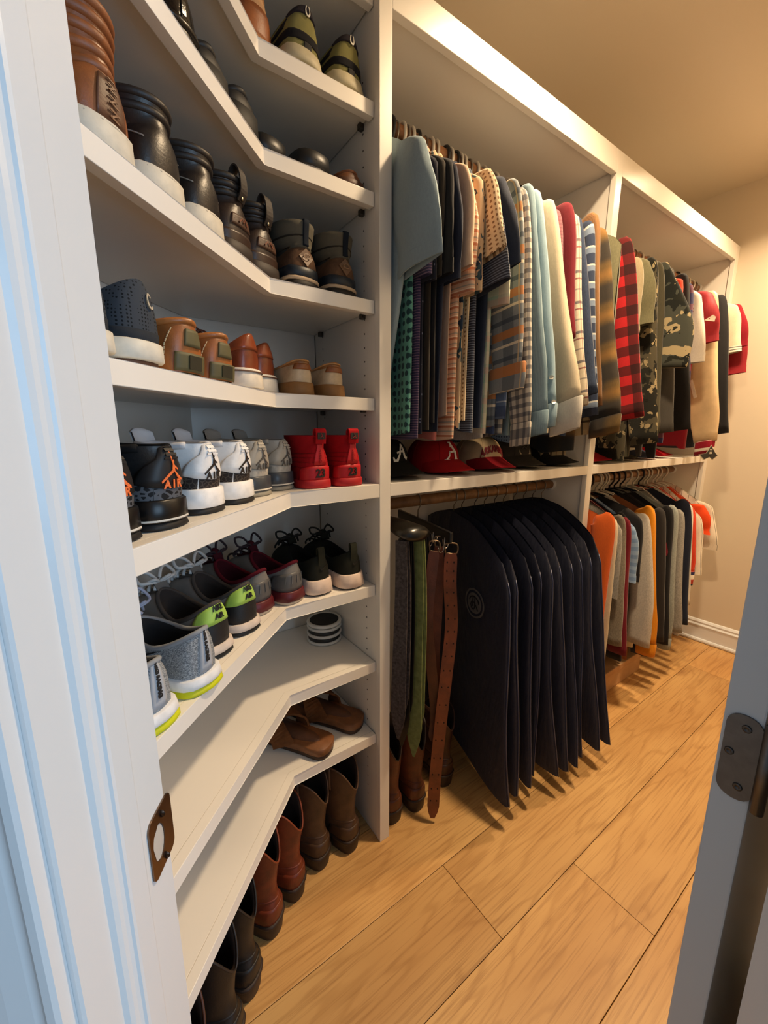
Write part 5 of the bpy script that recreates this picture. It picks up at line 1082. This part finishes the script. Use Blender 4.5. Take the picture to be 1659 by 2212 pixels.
def tie(lb, px, y, z0, z1, w, m, wb=None, nm='necktie', fork=False):
    X = at(px, 1300, Y=y)[0]; t = thing(nm, lb, 'tie', (X, y, 0), 0, None)
    for q, (dx, dz) in enumerate(((0, 0), (.010, .06))):
        zz = np.linspace(z0, z1+dz, 14); P = [(dx+.003*math.sin(9*z+q), .004*math.sin(7*z), z) for z in zz]; ws = np.r_[np.linspace(w*.7, wb or w, 12), (wb or w)*.7, .006]
        link('tail', ribbon('tail', P, (.45, -.9, 0), ws, .004, m), t)
braid = dots('braid', '#1c1a1c', '#7d7074', .011, .3, .6)
tie('dark braided tie with silvery flecks against the post', 864, .80, .925, .34, .045, mat('#3a3436', .7, vary=.42, nscale=130))
tie('black silk tie beside the braided one', 872, .81, .925, .30, .05, mat('#0f0e10', .4, vary=.05))
tie('pale green suede tie with a forked lower end', 900, .80, .92, .25, .034, mat('#77804f', .95, .1, 0, .12, 60), .05)
tie('thin black tie hanging behind the green one', 908, .84, .915, .28, .04, mat('#131215', .5, vary=.05))
# belt hanger
bx = at(958, 1130, Y=.80)[0]+.05
t = thing('belt_hanger', 'black bar hanger with silver wire hooks for belts', 'hanger', (bx, RODY, RZL), math.radians(-14))
link('bar', box(-.006, -.21, -.085, .006, .15, -.055, mat('#0d0d10', .35, vary=.03), .004), t)
link('hook', tube('hook', [(0, R*math.cos(a), R*math.sin(a)) for a in np.linspace(-.4, math.pi, 12)]+[(0, -R*.9, -.012), (0, 0, -.032), (0, 0, -.056)], .0018, HMAT['wire'], 6), t)
for k in range(8):
    y = -.185+.034*k; sg = 1 if k % 2 else -1
    link('wire_hook', tube('wire_hook', crv([(sg*.006, y, -.075), (sg*.008, y, -.10), (sg*.012, y, -.115), (sg*.022, y, -.115), (sg*.026, y, -.102)], 12), .0014, metal('#c9c4bc', .25), 6), t)
def belt(lb, pts, y, w, m, holes=True, lie=None):
    P3 = [at(px, py, Y=y) for px, py in pts]; c = P3[0]; t = thing('belt', lb, 'belt', c, 0, None); P = crv([p-c for p in P3], 40)
    if lie is not None: P = np.vstack([P[:-1], P[-1]])
    wd = np.array([.80, -.6, 0]); link('strap', ribbon('strap', P, wd, np.r_[[w*.8], np.full(37, w), [w*.8, w*.35]], .0045, m), t)
    if holes:
        T = np.gradient(P, axis=0); hm = mat('#1c0f08', .9, vary=0); nrm = np.array([-.6, -.80, 0])
        for k in range(2, 37, 2):
            for sg in (-1, 1):
                p = P[k]+sg*wd*w*.26+nrm*.0024; g = [(math.cos(a)*.0022, math.sin(a)*.0034) for a in np.linspace(0, 6.28, 8, endpoint=False)]
                link('hole', mesh('hole', [p+wd*a+np.array([0, 0, b]) for a, b in g], [tuple(range(8))], hm, False), t)
    bk_ = P[0]+np.array([0, 0, .012]); rr = [(bk_+wd*a+np.array([0, 0, b])) for a, b in ((-w*.42, -.012), (w*.42, -.012), (w*.42, .014), (-w*.42, .014))]
    link('buckle', tube('buckle', crv(rr+[rr[0]], 30), .0022, metal('#7d6a55', .4), 8), t)
bl1, bl2 = leather('#6b3418', .45), leather('#4f2513', .5)
belt('saddle brown perforated leather belt reaching the floor', [(974, 1195), (972, 1260), (975, 1350), (966, 1440), (952, 1560), (940, 1680), (934, 1766)], .775, .036, bl1)
belt('plain dark brown belt twisted behind the perforated one', [(938, 1190), (930, 1260), (924, 1340), (930, 1420), (940, 1540), (934, 1600)], .80, .03, bl2, False)
belt('narrow chestnut belt hanging beside the green tie', [(948, 1180), (946, 1300), (940, 1420), (944, 1540), (950, 1640)], .82, .028, leather('#5d2c16', .5), False)
# ------------------------------------------------------------------ box on the floor, tag
t = thing('storage_box', 'long tan cardboard box on the floor under the sweaters', 'box', (1.60, .792, .0006))
ctn = mat('#c19a70', .8, .2, 0, .05, 12)
link('body', box(0, 0, 0, .568, .34, .078, ctn, .004), t)
link('lid', box(-.003, -.0035, .0782, .571, .3435, .108, mat('#bb936a', .8, .2, 0, .05, 12), .004), t)
from mathutils.bvhtree import BVHTree
def on_garment(lb, VF, px, py, m, nm='emblem', n=(-.75, -.66, 0), off=.0, free=False):
    """flat mark laid onto the room side of a hanging garment, where the line of sight at px, py meets the cloth"""
    o = clothes[lb]; W_ = o.matrix_basis; inv = W_.inverted(); V, F_ = [], []
    st = list(o.children)
    while st:
        c = st.pop(); st += list(c.children)
        if c.name.split('.')[0] in ('body', 'sleeve', 'hem', 'cuff'):
            q = len(V); V += [W_ @ v.co for v in c.data.vertices]; F_ += [[q+i for i in p.vertices] for p in c.data.polygons]
    T_ = BVHTree.FromPolygons(V, F_); nn_ = Vector(n).normalized(); w = Vector((0, 0, 1)).cross(nn_); w = -w if w.x < 0 else w
    d = Vector(tuple(ray(px, py))).normalized(); hit = T_.ray_cast(Vector((0, 0, H)), d)[0] or T_.find_nearest(Vector(tuple(map(float, at(px, py, X=o.location.x-.02)))))[0]
    def fn(a, b):
        p = hit+w*a+Vector((0, 0, b)); h2 = None if free else T_.ray_cast(p+nn_*.05, -nn_, .09)[0]
        p = (h2 or p)+nn_*(off+.0006); return np.array(inv @ p), np.array(inv.to_3x3() @ nn_)
    put(nm, VF, fn, m, o, .0012)
VJ = 'crimson varsity jacket with cream leather sleeves'
dm_ = [(0, .03), (.022, -.006), (.03, -.012), (.012, -.032), (0, -.02), (-.02, -.032), (-.04, -.01), (-.014, -.004)]
on_garment(VJ, (polys([dm_])[0]*1.12, polys([dm_])[1]), 1533, 977, mat('#cfc2a8', .7), 'hang_tag_edge', off=.002, free=True)
on_garment(VJ, polys([dm_]), 1533, 977, mat('#2b2723', .6), 'hang_tag', off=.0038, free=True)
on_garment(VJ, strokes([[(-.004, .012-.006*k), (.006, .013-.006*k)] for k in range(4)], .002), 1533, 977, mat('#d8cdb6', .7), 'hang_tag_print', off=.0055, free=True)
on_garment(VJ, polys([[(-.02, .04), (-.008, .046), (.02, -.034), (.008, -.04)]]), 1497, 842, mat('#e2d8c6', .6), 'pocket_trim', n=(-1, -.1, 0))
on_garment('crimson football jersey with a white winged patch', polys([[(-.02, -.004), (.006, .014), (.016, .004), (.014, -.014), (-.002, -.01)]]), 1535, 688, mat('#e2dccf', .6), 'sleeve_patch')
on_garment('white baseball jersey with red lettering', strokes([[(-.02, .012), (-.008, .016), (.012, .014)], [(-.02, .0), (-.004, -.004), (.012, .0)], [(-.012, -.012), (.004, -.016), (.012, -.012)]], .005), 1487, 668, mat('#a8202c', .7), 'lettering')
on_garment('black zip jacket with a small red emblem on the chest', polys([[(-.008, -.03), (.01, -.03), (.012, -.012), (.004, .03), (-.006, .02)]]), 1435, 1185, mat('#7d1a2a', .7), 'emblem')
for px_, py_ in ((1191, 815), (1196, 868)):
    on_garment('sky blue button-down shirt beside the white shirt', polys([[(.0055*math.cos(a), .0055*math.sin(a)) for a in np.linspace(0, 2*math.pi, 14, endpoint=False)]]), px_, py_, mat('#ddd6c8', .4), 'button')
on_garment('ice blue striped polo shirt with a white swoosh on the sleeve', scaled(SWOOSH, .045), 1360, 1232, mat('#e6e2da', .6), 'swoosh')
# labels of pairs: which of the two
PAIR = {'olive running sneakers': ('by the tan pair', 'by the divider'), 'tan suede sneakers': ('by the olive pair', 'away from the olive pair'), 'black dress shoes': ('by the clogs', 'away from the clogs'),
 'black clogs': ('by the slides', 'behind the other clog'), 'black slide sandals': ('by the clogs', 'by the brown sandal'), 'black white-soled ankle boots': ('by the tan-brown boot', 'by the work boots'),
 'dark work boots with pull loops': ('by the black boots', 'by the hiking boots'), 'hiking boots': ('by the work boots', 'by the divider'), 'charcoal slip-ons': ('by the moccasins', 'by the door jamb'),
 'tan driving moccasins': ('by the slip-ons', 'by the red-brown pair'), 'red-brown leather sneakers': ('by the moccasins', 'by the boat shoes'), 'boat shoes': ('by the red-brown pair', 'by the divider'),
 'black and orange high-tops': ('by the white pair', 'by the door jamb'), 'white high-tops': ('by the black pair', 'by the grey pair'), 'grey high-tops': ('by the white pair', 'by the red pair'), 'red high-tops': ('by the grey pair', 'by the divider'),
 'grey knit running shoes': ('by the door jamb', 'by the lime-tab pair'), 'lime-tab sneakers': ('by the knit pair', 'by the maroon-soled pair'), 'grey and maroon running shoes': ('by the lime-tab pair', 'by the olive pair'), 'dark olive running shoes': ('by the maroon-soled pair', 'by the divider'),
 'brown flip-flops': ('lying further out', 'by the divider'), 'taupe boots': ('right at its foot', 'one step over'), 'reddish boots': ('by the taupe pair', 'by the black pair'), 'black western boots': ('by the reddish pair', 'by the dark brown boot'), 'tooled boots': ('by the belts', 'by the post')}
cnt = {}
for o in list(bpy.data.objects):
    g = o.get('group')
    if g in PAIR and not o.parent:
        k = cnt.get(g, 0); cnt[g] = k+1
        if k < 2: o['label'] = o['label']+', '+PAIR[g][k]
